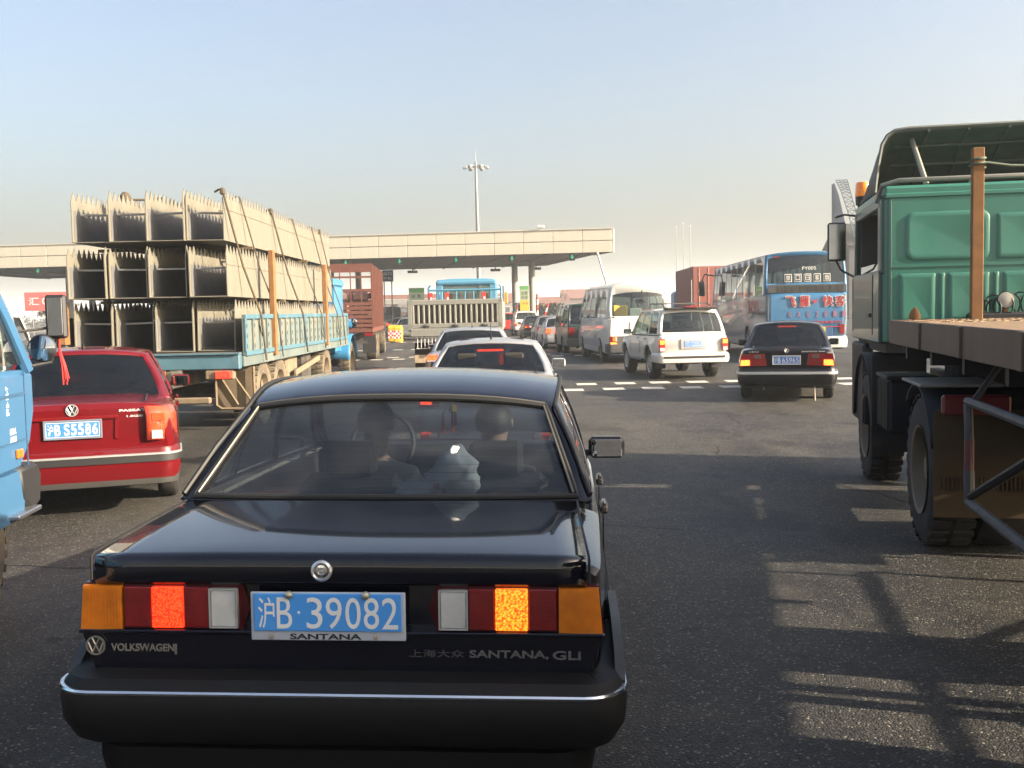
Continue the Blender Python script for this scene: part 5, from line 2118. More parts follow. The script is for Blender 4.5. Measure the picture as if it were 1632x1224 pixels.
m.sweep(rear_path(1.235, -.07, .6, .2), [(-.10, .40), (.0, .43), (.02, .60), (.0, .76), (-.1, .78)], closed=True)
m.build('bumper', M('coach_white', (.66, .67, .64), .4, dust=.15), coach)
t = MB()
for c, a in (('飞', -.66), ('雁', -.24), ('快', .46), ('客', .82)):
    for dx, dz in ((-1, 0), (1, 0), (0, -1), (0, 1), (.7, .7), (-.7, .7), (.7, -.7), (-.7, -.7)):
        put_text(t, c, a + .025 + .022 * dx, a + .315 + .022 * dx, 1.69 + .022 * dz, 2.0 + .022 * dz, -.055, bold=0, depth=.004)
t.build('white_outline', WHITE, coach, smooth=False)
RED_P = M('coach_red', (.60, .02, .03), .45)
t = MB()
for c, a in (('飞', -.66), ('雁', -.24), ('快', .46), ('客', .82)):
    for dx in (-.004, .004):
        put_text(t, c, a + .025 + dx, a + .315 + dx, 1.69, 2.0, -.066, bold=0, depth=.006)
# bird mark
t.prism([(.06, 1.93), (.17, 1.87), (.26, 1.86), (.37, 1.93), (.28, 1.84), (.30, 1.80), (.24, 1.81), (.18, 1.74), (.20, 1.82)], -.062, -.05)
t.build('company_lettering', RED_P, coach, smooth=False)
t = MB()
for i, c in enumerate('皖AG2811'):
    put_text(t, c, -.56 + .27 * i, -.46 + .27 * i, 1.36, 1.54, -.044, bold=.01 if c.isascii() else 0, depth=.004)
t.build('number_lettering', M('worn_red', (.30, .12, .20), .5), coach, smooth=False)
t = MB()
put_text(t, '安徽飞雁快速客运有限公司', -.52, 1.05, 1.16, 1.25, -.042, depth=.004)
t.box((.78, -.045, 1.06), (.45, .008, .02))
t.build('small_lettering', RED_P, coach, smooth=False)
m = MB()
m.box((.46, -.03, .93), (.62, .03, .34), bev=.008)
m.build('plate_recess', M('recess_blue', (.03, .09, .22), .5), coach)
m = MB()
m.box((.42, -.052, .93), (.26, .012, .26), bev=.004)
m.build('yellow_plate', YEL, coach)
for s in (-1, 1):
    m = MB()
    m.box((s * 1.05, -.02, .98), (.16, .05, .30), bev=.015)
    m.build('tail_light', L_RED, coach)
    m = MB()
    m.box((s * .9, .07, 3.20), (.18, .03, .05), bev=.008)
    m.build('marker_light', L_RED, coach)
m = MB()
m.sweep([(-1.265, 0.0), (-1.265, 3.0)], [(0, 1.47), (.015, 1.47), (.015, 1.53), (0, 1.53)], closed=True)
m.build('side_rail', BLK, coach)
# stickers inside the rear window: five white squares with emblems
for i in range(5):
    m = MB()
    m.box((0, 0, 0), (.22, .008, .24), bev=.002)
    o = m.build('window_sticker', WHITE, coach)
    o.location = (-.55 + .29 * i, .03, 2.56)
    m = MB()
    m.box((0, -.006, 0), (.185, .006, .20))
    q = m.build('sticker_field', INK, o, smooth=False)
    t = MB()
    put_text(t, '禁口日客烟'[i], -.065, .065, -.075, .075, -.0105, bold=0, depth=.001)
    t.build('sticker_mark', WHITE, o, smooth=False)
t = MB()
put_text(t, 'FY005', -.12, .30, 2.80, 2.90, .055, depth=.002)
t.build('fleet_number', WHITE, coach, smooth=False)
t = MB()
for i, c in enumerate('飞雁快客'):
    vs_ = None
    put_text(t, c, -.20, .20, -.2, .2, 0, bold=0, depth=.004, mat=Matrix.Translation((-1.262, 1.2 + .55 * (3 - i), 1.72)) @ Matrix.Rotation(R(-90), 4, 'Z'))
t.build('side_lettering', RED_P, coach, smooth=False)
# big door mirror at the coach front left
m = MB()
m.tube([(-1.15, 11.3, 3.0), (-1.5, 11.7, 3.1), (-1.62, 11.75, 2.8)], .03, 6)
m.box((-1.62, 11.72, 2.5), (.24, .14, .62), bev=.05)
m.build('door_mirror', BLK, coach)

# container lorry beyond the coach
CRED = M('container_red', (.30, .085, .06), .6, var=.12, scale=1.0, dust=.12)
ct = thing('container_lorry', 'dark red shipping container on a lorry ahead of the coach', 'lorry', (10.95, 55.5, 0), R(-2))
m = MB()
m.box((0, 4.0, 1.15), (2.3, 11, .22), bev=.03)
m.build('chassis', UNDER, ct)
m = MB()
m.box((0, 3.6, 2.62), (2.40, 7.2, 2.58), bev=.03)
for s in (-1, 1):
    for k in range(24):
        m.prism([(s * 1.195, .35 + .28 * k), (s * 1.235, .40 + .28 * k), (s * 1.235, .50 + .28 * k), (s * 1.195, .55 + .28 * k)], 1.45, 3.78, plane='xy')
box_ = m.build('container', CRED, ct, smooth=False)
for s in (-1, 1):
    for k in (.35, .85):
        m = MB()
        m.cyl((s * k, -.03, 1.4), (s * k, -.03, 3.85), .025, n=6)
        for z in (1.7, 2.6, 3.5):
            m.box((s * k, -.03, z), (.14, .05, .08))
        m.build('locking_bar', M('bar_pale_red', (.42, .20, .16), .5), box_)
    m = MB()
    m.box((s * .6, -.015, 2.62), (1.1, .03, 2.4), bev=.01)
    m.build('container_door', CRED, box_)
for yy in (1.0, 2.2, 9.3):
    for s in (-1, 1):
        add_wheel(ct, s * 1.0, yy, .50, .35, 'truck')
m = MB()
m.box((0, 9.3, 1.9), (2.3, 1.9, 1.7), bev=.15)
m.build('cab', M('lorry_blue', (.07, .22, .45), .4), ct)
lad = MB()
for s in (-1, 1):
    lad.cyl((-1.26 , -.06 + .0 + s * .0 - .02, 1.0), (-1.26, -.08, 3.2), .02, n=6)
lad.build('marker_pole', WHITE, ct)
# ------------------------------------------------------------------ lorries
BLUEW = M('worn_blue_paint', (.075, .175, .235), .6, var=.2, scale=5, dust=.35, dustcol=(.36, .30, .20))
TANB = M('dusty_board', (.13, .165, .16), .8, var=.25, scale=4, dust=.4, dustcol=(.26, .22, .15), streak=True)
RUSTY = M('rusty_orange_steel', (.25, .115, .035), .8, var=.3, scale=9, dust=.3, dustcol=(.25, .13, .06))
DIRT = M('dirt_caked_steel', (.22, .17, .11), .9, var=.25, scale=6, dust=.4, dustcol=(.36, .28, .18))
CHAS = M('dusty_chassis', (.05, .045, .04), .85, var=.3, dust=.5, dustcol=(.20, .16, .11))
ZINC = M('galvanised_plate', (.225, .21, .168), .55, metal=.1, var=.16, scale=4, dust=.32, dustcol=(.19, .15, .10), streak=True)
ZINCD = M('galvanised_bar', (.34, .34, .33), .5, metal=.3, var=.1)
ROPE = M('lashing_rope', (.10, .075, .05), .9, var=.3, scale=20)

BT = thing('blue_girder_lorry', 'dusty blue bonneted lorry at left stacked high with steel girders', 'lorry', (-5.22, 15.0, 0))
BW = 1.30
m = MB()
m.box((0, 4.9, 1.16), (2 * BW - .04, 9.7, .12), bev=.01)
m.build('bed', CHAS, BT)
m = MB()
m.box((0, -.02, 1.085), (2 * BW, .14, .22), bev=.015)
m.box((0, -.04, 1.205), (2 * BW, .18, .02))
m.build('rear_beam', BLUEW, BT)
for k in range(13):
    m = MB()
    m.box((0, .5 + .75 * k, 1.04), (2.3, .09, .12))
    m.build('cross_member', CHAS, BT)
for s in (-1, 1):
    m = MB()
    m.box((s * .42, 5.5, .86), (.09, 12, .24), bev=.01)
    m.build('chassis_rail', CHAS, BT)
    # side boards: four drop panels each
    y = .12
    for k, L_ in enumerate((1.9, 2.55, 2.55, 2.5)):
        m = MB()
        m.box((0, L_ / 2, .30), (.03, L_ - .05, .60))
        b_ = m.build('side_board', TANB if s > 0 else BLUEW, BT, smooth=False)
        b_.location = (s * (BW + .01), y, 1.16)
        for z in (.03, .57):
            m = MB()
            m.box((s * .03, L_ / 2, z), (.045, L_ - .05, .07), bev=.008)
            m.build('board_rail', BLUEW, b_)
        nr = int(L_ / .42)
        for i in range(nr + 1):
            m = MB()
            m.box((s * .03, .05 + (L_ - .10) * i / nr, .30), (.035, .06, .50), bev=.008)
            for q in range(3):
                m.box((s * .05, .05 + (L_ - .10) * i / nr, .14 + .15 * q), (.02, .03, .06))
            m.build('board_rib', BLUEW if i in (0, nr) else TANB, b_)
        y += L_ + .02
    m = MB()
    m.box((s * (BW + .01), 4.9, 1.08), (.05, 9.7, .15), bev=.01)
    m.build('bed_edge', TANB, BT)
    for yy, z1, xo in ((1.95, 2.80, BW + .05), (6.75, 2.78, BW + .05)):
        m = MB()
        m.box((s * xo, yy, (1.1 + z1) / 2), (.09, .13, z1 - 1.1), bev=.01)
        m.build('stake', RUSTY, BT)
m = MB()
m.box((-BW - .02, .15, 1.68), (.14, .16, .62), bev=.01)
m.build('stake', RUSTY, BT)
for yy in (1.65, 2.85):
    for s in (-1, 1):
        add_wheel(BT, s * 1.03, yy, .52, .42, 'truck')
for yy in (7.4, 11.0):
    for s in (-1, 1):
        add_wheel(BT, s * 1.08, yy, .52, .30, 'truck')
m = MB()
for yy in (1.65, 2.85, 7.4, 11.0):
    m.cyl((-1, yy, .52), (1, yy, .52), .09, n=10)
m.build('axle', CHAS, BT)
# tail end below the bed
for s in (-1, 1):
    m = MB()
    m.box((s * 1.0, -.02, .90), (.42, .12, .14), bev=.02)
    lamp = m.build('lamp_bracket', DIRT, BT)
    m = MB()
    m.box((s * 1.06, -.095, .90), (.22, .04, .11), bev=.012)
    m.build('tail_light', LENS('dirty_lit_lens', (.5, .04, .03), .9, (1, .08, .03), cell=50), lamp)
    m = MB()
    m.box((s * 1.0, .78, .66), (.58, .02, .62), bev=.006)
    m.build('mudflap', DIRT, BT)
    m = MB()
    m.tube([(s * .72, .70, .94), (s * .72, .70, .40), (s * .80, .70, .34), (s * 1.24, .70, .34), (s * 1.30, .70, .40), (s * 1.30, .70, .98)], .022, 6)
    m.tube([(s * .74, .69, .92), (s * 1.05, .69, .40)], .018, 6)
    m.tube([(s * .95, .69, .92), (s * 1.28, .69, .42)], .018, 6)
    m.build('flap_frame', DIRT, BT)
m = MB()
m.box((-.42, -.035, .87), (1.0, .04, .24), bev=.01)
m.build('number_board', M('worn_blue_board', (.12, .30, .50), .6, var=.15, dust=.25), BT)
m = MB()
m.box((.18, -.03, .80), (.10, .10, .50), bev=.01)
m.build('hanger', RUSTY, BT)
m = MB()
m.box((-.1, -.04, .53), (1.9, .12, .09), bev=.015)
m.build('underrun_bar', DIRT, BT)
m = MB()
m.tube([(.30, -.06, .98), (.34, -.07, .90), (.32, -.07, .80), (.38, -.07, .74)], .022, 6)
m.lathe([(.06, -.02), (.08, 0), (.06, .02), (.04, 0)], (.48, -.06, .83), (0, 1, 0), 14, closed=True)
m.build('tow_hook', DIRT, BT)
m = MB()
m.box((.9, 4.1, .80), (.55, .9, .5), bev=.04)
m.build('side_tank', DIRT, BT)
m = MB()
m.box((.9, 5.6, .75), (.5, .8, .55), bev=.03)
m.build('tool_box', CHAS, BT)
m = MB()
m.box((1.28, 5.0, .78), (.05, 2.4, .10), bev=.01, rot=Matrix.Rotation(R(4), 3, 'X'))
m.build('side_guard', DIRT, BT)
# bonneted cab
CABB = M('lorry_cab_blue', (.05, .22, .42), .4, coat=.4, var=.1, scale=2, dust=.1)
m = MB()
m.box((0, 10.45, 1.25), (2.1, 1.2, .9), bev=.06)
for s in (-1, 1):
    m.box((s * .98, 10.45, 2.05), (.09, 1.2, .75), bev=.02)
m.box((0, 9.88, 2.05), (2.0, .07, .75), bev=.02)
m.box((0, 10.4, 2.5), (2.12, 1.3, .2), bev=.09)
m.box((0, 11.8, 1.25), (1.1, 1.7, .62), bev=.12)
m.build('cab', CABB, BT)
for s in (-1, 1):
    m = MB()
    rows = []
    for k in range(11):
        a = math.pi * (.02 + .96 * k / 10)
        rows.append([(s * x, 11.0 - .66 * math.cos(a), .62 + .66 * math.sin(a) + (0 if x < 1.2 else -.03)) for x in (.58, .9, 1.2, 1.26)])
    m.grid(rows)
    m.build('mudguard', CABB, BT, solid=.03)
    m = MB()
    m.tube([(s * 1.06, 10.9, 1.7), (s * 1.22, 11.0, 1.55)], .014, 5)
    m.lathe([(.0, .03), (.11, .02), (.125, 0), (.11, -.03), (0, -.05)], (s * 1.25, 11.0, 1.52), (0, -1, 0), 16)
    m.build('round_mirror', MIR, BT)

# the twelve girders
def channel_mesh():
    L_, w, h, tb, th = 8.9, .555, .60, .16, .155
    m = MB()
    e = .012
    m.box((0, L_ / 2, e / 2), (w, L_, e))
    n = int(L_ / .18)
    for s in (-1, 1):
        x0, x1 = s * w / 2, s * (w / 2 - e)
        # plate with a saw-tooth upper edge
        poly = [(L_, e), (0, e), (0, h)]
        p = L_ / n
        for i in range(n):
            poly += [(i * p + .004, h + .02), (i * p + p * .40, h + th + (.02 if i % 3 else -.01)), (i * p + p * .86, h + .02)]
        poly += [(L_, h)]
        # build as strip of quads and teeth to keep faces simple
        m.box(((x0 + x1) / 2, L_ / 2, (e + h + .02) / 2), (e, L_, h + .02 - e))
        for i in range(n):
            a, b, c = i * p + .006, i * p + p * .45, i * p + p * .92
            tip = h + th + rnd.uniform(-.02, .015)
            jit = rnd.uniform(-.015, .015)
            vs = [(x, yy, zz) for x in (x0, x1) for yy, zz in ((a, h + .02), (c, h + .02), (b + jit, tip))]
            m.add(vs, [(0, 1, 2), (3, 5, 4), (0, 2, 5, 3), (1, 4, 5, 2)])
        # stiffening lip at the near end and a fold line
        m.box((s * (w / 2 + .004), L_ / 2, h * .78), (.008, L_, .012))
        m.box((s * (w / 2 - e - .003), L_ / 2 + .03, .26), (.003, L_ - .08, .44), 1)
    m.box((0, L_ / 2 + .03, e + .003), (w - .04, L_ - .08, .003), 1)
    return m, L_, w
cm, GL, GW = channel_mesh()
ch0 = cm.build('channel', [ZINC, M('inner_dark_steel', (.15, .15, .155), .7, var=.2, dust=.12)], None, smooth=False)  # second slot: darker tone on the inner walls and floor
ch_me = ch0.data
bpy.data.objects.remove(ch0)
tb = MB()
tb.box((0, 0, 0), (GW - .03, .05, .03), bev=.004)
tb0 = tb.build('tie_bar', ZINCD, None)
tb_me = tb0.data
bpy.data.objects.remove(tb0)
pos_word = ('leftmost', 'second from left', 'third from left', 'rightmost')
tiers = (('bottom', 1.235, (-.90, -.31, .29, .885), .22), ('middle', 2.03, (-.925, -.34, .24, .845), .12), ('top', 2.86, (-.915, -.36, .20, .765), .28))
for tn, z, xs_, y0 in tiers:
    for i, x in enumerate(xs_):
        g = thing('steel_girder', '%s trough girder with toothed edges in the %s tier on the girder lorry' % (pos_word[i], tn), 'girder',
                  (-5.22 + x, 15.0 + y0 + rnd.uniform(-.06, .06), z), R(rnd.uniform(-.25, .25)), 'toothed steel girders on the lorry', ry=R(rnd.uniform(-1.2, 1.2)) if tn == 'bottom' else R(rnd.uniform(-.4, .4)))
        c = bpy.data.objects.new('channel', ch_me)
        COL.objects.link(c)
        c.parent = g
        for k in range(7):
            b_ = bpy.data.objects.new('tie_bar', tb_me)
            COL.objects.link(b_)
            b_.parent = g
            b_.location = (0, .35 + 1.38 * k, .43 if k == 0 else .60)
            b_.rotation_euler = (0, R(rnd.uniform(-2, 2)), 0)
for tn, z in (('middle', 2.0), ('top', 2.82)):      # timber dunnage between tiers
    for k in range(4):
        m = MB()
        m.box((0, 0, 0), (2.45, .10, .045))
        o = m.build('timber_spacer', M('old_timber', (.14, .10, .06), .9), None)
        o.location = (-5.3, 16.6 + 2.2 * k, z)
        tag(o, '%s timber spacer under the %s tier of girders, counted from the lorry tail' % (('nearest', 'second', 'third', 'farthest')[k], tn), 'spacer', 'timber spacers between the girders')
# lashings
for i, (yt, yb) in enumerate(((15.25, 16.2), (16.2, 17.4), (18.3, 19.5), (20.1, 21.4), (22.0, 23.3), (22.9, 24.0))):
    m = MB()
    p0 = Vector((-5.22 + .765 + GW / 2 + .02, yt, 3.58))
    p1 = Vector((-5.22 + .885 + GW / 2 + .035, (yt + yb) / 2, 2.5))
    p2 = Vector((-5.22 + BW + .09, lerp(yt, yb, .75), 1.75))
    p3 = Vector((-5.22 + BW + .09, yb, 1.05))
    m.tube([p0 + Vector((-.12, 0, -.03)), p0 + Vector((-.05, 0, .01)), p0, p1, p2, p3], .017 if i in (0, 2) else .012, 5)
    if i in (0, 2, 5):
        m.box(p0 + Vector((0, 0, -.02)), (.07, .09, .10), bev=.02)
    o = m.build('lashing_rope', ROPE, None)
    tag(o, '%s of the six dark ropes lashing the girders, counted from the lorry tail' % ('first', 'second', 'third', 'fourth', 'fifth', 'sixth')[i], 'rope', 'ropes lashing the girders')
m = MB()
m.lathe([(0, -.1), (.07, -.05), (.09, .02), (.05, .09), (0, .1)], (-6.0, 16.4, 3.62), (0, .3, 1), 9)
m.tube([(-6.0, 16.4, 3.60), (-5.7, 16.5, 3.60), (-5.45, 16.5, 3.62)], .018, 5)
o = m.build('rope_bundle', ROPE, None)
tag(o, 'dark knotted rope bundle on top of the leftmost top girder', 'rope')

# ---- red stake lorry beyond it
REDST = M('stake_red', (.14, .042, .026), .65, var=.15, scale=3, dust=.18, dustcol=(.40, .26, .18))
RT = thing('red_stake_lorry', 'rust red high-sided stake lorry beyond the girder lorry', 'lorry', (-6.25, 38.2, 0), R(4.0))
m = MB()
m.box((0, 3.6, 1.15), (2.35, 7.2, .20), bev=.02)
m.build('bed', REDST, RT)
for s in (-1, 1):
    m = MB()
    m.box((s * .42, 4.0, .85), (.1, 8.5, .25))
    m.build('chassis_rail', CHAS, RT)
    for k in range(9):
        m = MB()
        m.box((s * 1.17, .05 + 7.1 * k / 8, 2.4), (.07, .09, 2.35))
        m.build('stake', REDST, RT)
    for k in range(8):
        m = MB()
        m.box((s * 1.14, 3.6, 1.36 + .27 * k), (.03, 7.1, .235 if k < 7 else .10))
        m.build('side_slat', REDST, RT)
for x in (-1.17, -.78, -.39, 0, .39, .78, 1.17):
    m = MB()
    m.box((x, .0, 2.4), (.07 if abs(x) > 1 else .035, .07, 2.35))
    m.build('stake', REDST, RT)
for k in range(6):
    m = MB()
    m.box((0, -.02, 1.32 + .16 * k), (2.3, .035, .115))
    m.build('rear_slat', REDST, RT)
for z in (2.62, 3.10, 3.55):
    m = MB()
    m.box((0, -.01, z), (2.4, .06, .07))
    m.build('rear_rail', REDST, RT)
for k in range(8):
    m = MB()
    m.box((0, .3 + .95 * k, 3.58), (2.35, .05, .05))
    m.build('roof_bar', REDST, RT)
for i in range(10):
    q = MB()
    q.box((0, 0, 0), (rnd.uniform(.5, .8), .6, rnd.uniform(.35, .5)), bev=.14)
    o = q.build('goods_sack', M('pink_sack', (.42, .26, .22), .8, var=.2), None)
    col_, row_ = i % 3, i // 3
    o.location = (-6.25 + (-.72 + .72 * col_), 38.75 + .1 * (i % 2), 1.25 + .24 + .45 * row_)
    tag(o, 'pinkish sack in the %s column, %s layer, behind bars of the red stake lorry' % (('left', 'middle', 'right')[col_], ('bottom', 'second', 'third', 'topmost')[row_]), 'sack', 'pinkish sacks in the red stake lorry')
for yy in (1.6, 2.8, 7.9):
    for s in (-1, 1):
        add_wheel(RT, s * 1.0, yy, .50, .38, 'truck')
for s in (-1, 1):
    m = MB()
    m.box((s * .95, .95, .62), (.5, .02, .68))
    m.build('mudflap', BLK, RT)
    m = MB()
    m.box((s * 1.0, -.03, .98), (.3, .05, .12), bev=.01)
    m.build('tail_light', L_RED, RT)
m = MB()
m.box((0, 8.3, 1.9), (2.2, 1.6, 1.9), bev=.15)
m.build('cab', REDST, RT)
m = MB()
m.box((0, -.02, .70), (1.9, .08, .10))
m.build('underrun_bar', CHAS, RT)

# ---- stake-backed lorry in the middle with ribbed tailgate and blue cab
GT = thing('ribbed_tail_lorry', 'lorry in the middle with a grey ribbed tailgate and blue cab', 'lorry', (-1.36, 25.6, 0), R(-.5))
TG = M('grey_cream_gate', (.25, .25, .225), .6, var=.1, scale=5, dust=.25, dustcol=(.42, .36, .25))
TGD = M('gate_recess_brown', (.10, .075, .05), .85, var=.2)
m = MB()
m.box((0, 0, 1.64), (2.18, .03, .56))
gate = m.build('tailgate_panel', TGD, GT)
for z, hh in ((1.985, .13), (1.41, .12)):
    m = MB()
    m.box((0, -.02, z), (2.30, .08, hh), bev=.015)
    m.build('gate_rail', TG, GT)
for k in range(17):
    m = MB()
    m.box((-1.04 + .13 * k, -.035, 1.695), (.055, .05, .46), bev=.012)
    m.build('gate_rib', TG, GT)
for s in (-1, 1):
    m = MB()
    m.box((s * 1.12, -.01, 1.66), (.12, .10, .78), bev=.015)
    m.build('gate_post', TG, GT)
    m = MB()
    m.box((s * 1.14, 2.4, 1.64), (.04, 4.7, .70))
    m.build('side_board', TG, GT)
    m = MB()
    m.box((s * .42, 3.2, .92), (.09, 6.8, .24))
    m.build('chassis_rail', CHAS, GT)
    m = MB()
    m.box((s * .88, 1.05, .62), (.5, .02, .7))
    m.build('mudflap', M('brown_flap', (.07, .045, .035), .85), GT)
m = MB()
m.box((0, -.02, 1.245), (2.22, .12, .20), bev=.015)
m.build('rear_sill', TG, GT)
for x in (-.72, 0, .72):
    m = MB()
    m.box((x, -.075, 1.40), (.16, .04, .035), bev=.008)
    m.cyl((x, -.085, 1.36), (x, -.085, 1.46), .014, n=6)
    m.build('gate_latch', BLK, GT)
m = MB()
m.box((0, 2.4, 1.2), (2.2, 4.7, .10))
m.build('bed', CHAS, GT)
m = MB()
for k in range(6):
    m.cyl((-.95 + .09 * k, -.02, .86), (-.95 + .09 * k, -.02, 1.12), .008, n=5)
m.box((-.72, -.02, .855), (.52, .02, .015))
m.box((-.72, -.02, 1.125), (.52, .02, .015))
m.build('lamp_cage', WHITE, GT)
for s in (-1, 1):
    m = MB()
    m.box((s * .50, -.03, .90), (.10, .06, .14), bev=.015)
    m.build('tail_light', L_REDON, GT)
m = MB()
m.box((-.60, -.04, .60), (.86, .03, .20), bev=.01)
m.box((.60, -.04, .60), (.86, .03, .20), bev=.01)
m.build('underrun_board', M('tan_board', (.46, .36, .24), .7, var=.15), GT)
for yy in (1.55, 5.6):
    for s in (-1, 1):
        add_wheel(GT, s * .95, yy, .45, .36 if yy < 3 else .24, 'truck')
CAB2 = M('pale_blue_cab', (.10, .28, .43), .4, coat=.4, var=.06)
m = MB()
m.box((0, 6.2, 1.55), (1.84, 1.5, .9), bev=.06)
for s in (-1, 1):
    m.box((s * .80, 5.5, 2.25), (.2, .08, .62), bev=.02)
    m.box((s * .86, 6.9, 2.25), (.08, .08, .62), bev=.02)
m.box((0, 5.5, 2.03), (1.6, .06, .12), bev=.01)
m.box((0, 6.2, 2.60), (1.80, 1.5, .16), bev=.07)
rows = []
cab2 = m.build('cab', CAB2, GT)
m = MB()
m.box((0, 5.5, 2.28), (1.42, .02, .42))
m.build('rear_window', G_MID, cab2)
m = MB()
rows = [[(x, 5.44 + .10 * j, 2.54 + .20 * (1 - (j / 3 - 0) ** 2 * .2) * (1 - (x / 1.1) ** 4 * .5) * (1 if j else .2)) for x in (-.88, -.8, -.5, 0, .5, .8, .88)] for j in range(4)]
m.grid(rows)
m.build('roof_front', CAB2, cab2, solid=.02)
# headboard frame in blue behind the cab
m = MB()
for s in (-1, 1):
    m.tube([(s * 1.06, 4.75, 1.2), (s * 1.06, 4.75, 2.45), (s * 1.0, 4.75, 2.52)], .035, 6)
m.tube([(-1.06, 4.75, 2.38), (1.06, 4.75, 2.38)], .035, 6)
m.tube([(-1.06, 4.75, 2.05), (1.06, 4.75, 2.05)], .03, 6)
for k in range(7):
    m.tube([(-.75 + .25 * k, 4.75, 2.0), (-.75 + .25 * k, 4.75, 2.38)], .022, 6)
m.build('headboard_frame', CAB2, GT)
for i, x in enumerate((-1.0, -.52, .55)):
    m = MB()
    m.box((x, 4.68, 2.16), (.12, .02, .30))
    m.build('red_white_marker', RW, GT, smooth=False)
    m = MB()
    m.box((x + .02, 4.665, 2.12), (.05, .012, .12))
    m.build('marker_white', WHITE, GT, smooth=False)
m = MB()
m.box((1.2, 4.8, 2.12), (.09, .09, .34), bev=.015)
m.build('marker_lamp', M('amber_marker', (.60, .28, .05), .4), GT)

# ---- blue lorry cab at the left edge
BC = thing('blue_lorry_cab', 'light blue lorry cab cut off by the left edge of the picture', 'lorry', (-3.867, 4.91, 0), R(6))
LB = M('light_blue_lorry_paint', (.055, .15, .285), .35, coat=.5, var=.06, scale=2, dust=.06)
m = MB()
# lower right-hand side and front as a solid shell
m.prism([(-.2, .80), (1.40, .80), (1.60, .95), (1.70, 1.15), (1.70, 1.42), (-.2, 1.46)], -.95, .95, plane='yz')
cabm = m.build('cab_shell', LB, BC, smooth=False)
cabm.modifiers.new('soft', 'BEVEL').width = .035
m = MB()
for s in (-1, 1):
    m.tube([(s * .93, 1.64, 1.42), (s * .89, 1.42, 1.75), (s * .83, 1.20, 2.08)], .045, 8)
    m.box((s * .90, .35, 1.77), (.06, .10, .64), bev=.015, rot=Matrix.Rotation(R(5) * s * -1, 3, 'Y'))
    m.box((s * .90, -.17, 1.77), (.08, .10, .64), bev=.015, rot=Matrix.Rotation(R(5) * s * -1, 3, 'Y'))
m.box((0, .5, 2.12), (1.74, 1.5, .12), bev=.05)
m.box((0, -.2, 1.75), (1.78, .05, .70))
m.build('cab_frame', LB, BC)
m = MB()
for s in (-1, 1):
    m.add([(s * .93, .40, 1.46), (s * .93, 1.58, 1.46), (s * .865, 1.17, 2.06), (s * .865, .40, 2.06)], [(0, 1, 2, 3)])
m.build('cab_side_window', G_MID, BC, smooth=False)
m = MB()
m.add([(-.92, 1.66, 1.42), (.92, 1.66, 1.42), (.82, 1.24, 2.07), (-.82, 1.24, 2.07)], [(0, 1, 2, 3)])
m.build('windscreen', G_CLEAR, BC, smooth=False)
m = MB()
for y in (.28, 1.52):
    m.box((.952, y, 1.12), (.006, .012, .60))
m.box((.952, .9, .99), (.008, 1.25, .012))
m.box((.953, .9, 1.28), (.012, 1.25, .016))
m.build('door_seam', M('seam_blue', (.03, .09, .18), .6), BC, smooth=False)
m = MB()
m.box((.96, 1.36, .915), (.02, .085, .055), bev=.008)
m.build('side_marker', LENS('orange_marker_lens', (.85, .22, .03), cell=80), BC)
m = MB()
m.prism([(1.0, .80), (1.45, .80), (1.50, .62), (1.46, .50), (1.0, .50)], .74, .93, plane='yz')
m.build('step_well', LB, BC, smooth=False)
m = MB()
m.box((.86, 1.42, .535), (.26, .40, .03), bev=.008)
m.build('step_tread', ALU, BC)
m = MB()
m.prism([(1.40, .82), (1.74, .82), (1.80, .74), (1.76, .54), (1.62, .50), (1.45, .60)], .72, .94, plane='yz')
bpo = m.build('bumper_corner', BLK, BC)
bpo.modifiers.new('soft', 'BEVEL').width = .03
t = MB()
rotm = Matrix.Translation((.9525, 1.23, 1.25)) @ Matrix.Rotation(R(90), 4, 'Z') @ Matrix.Rotation(R(-90), 4, 'Y')
put_text(t, '沪B·12-7', -.09, .09, -.025, .025, 0, depth=.002, mat=rotm)
rotm = Matrix.Translation((.9525, 1.30, 1.06)) @ Matrix.Rotation(R(90), 4, 'Z')
put_text(t, '核载3人', -.05, .05, -.02, .02, 0, depth=.002, mat=rotm)
put_text(t, '总质量', -.05, .05, -.07, -.03, 0, depth=.002, mat=rotm)
t.build('door_lettering', WHITE, BC, smooth=False)
m = MB()
m.tube([(.88, 1.50, 1.66), (1.0, 1.76, 1.68), (1.09, 1.79, 1.70)], .010, 6)
m.tube([(.95, 1.62, 1.44), (1.04, 1.78, 1.46), (1.09, 1.78, 1.62)], .012, 6)
m.build('mirror_arm', BLK, BC)
m = MB()
m.box((1.09, 1.775, 1.757), (.13, .06, .285), bev=.0295)
mh = m.build('mirror_shell', BLK, BC)
m = MB()
m.box((1.09, 1.742, 1.757), (.092, .008, .245), bev=.0035)
m.build('mirror_glass', MIR, mh)
m = MB()
m.lathe([(0, .05), (.07, .035), (.092, .0), (.085, -.012)], (1.00, 1.74, 1.553), (0, 1, 0), 24)
mh = m.build('round_mirror_shell', BLK, BC)
m = MB()
m.lathe([(.085, -.008), (.05, -.018), (0, -.022)], (1.00, 1.74, 1.553), (0, 1, 0), 24)
m.build('mirror_glass', MIR, mh)
for s in (-1, 1):
    add_wheel(BC, s * .78, .85, .40, .24, 'truck')
    add_wheel(BC, s * .78, -2.2, .40, .30, 'truck')
m = MB()
m.box((0, -1.9, 1.15), (2.0, 3.3, .5), bev=.04)
m.build('flat_bed', LB, BC)
m = MB()
m.box((0, -1.2, .72), (.7, 4.6, .2))
m.build('chassis_rail', CHAS, BC)
tsl = thing('red_tassel', 'red cord tassel hanging from the long mirror of the blue cab', 'tassel', hero_pt(0, 0, 0))
a6 = R(-6)
def bc_pt(x, y, z):
    return (-3.867 + x * math.cos(a6) + y * math.sin(a6), 4.91 - x * math.sin(a6) + y * math.cos(a6), z)
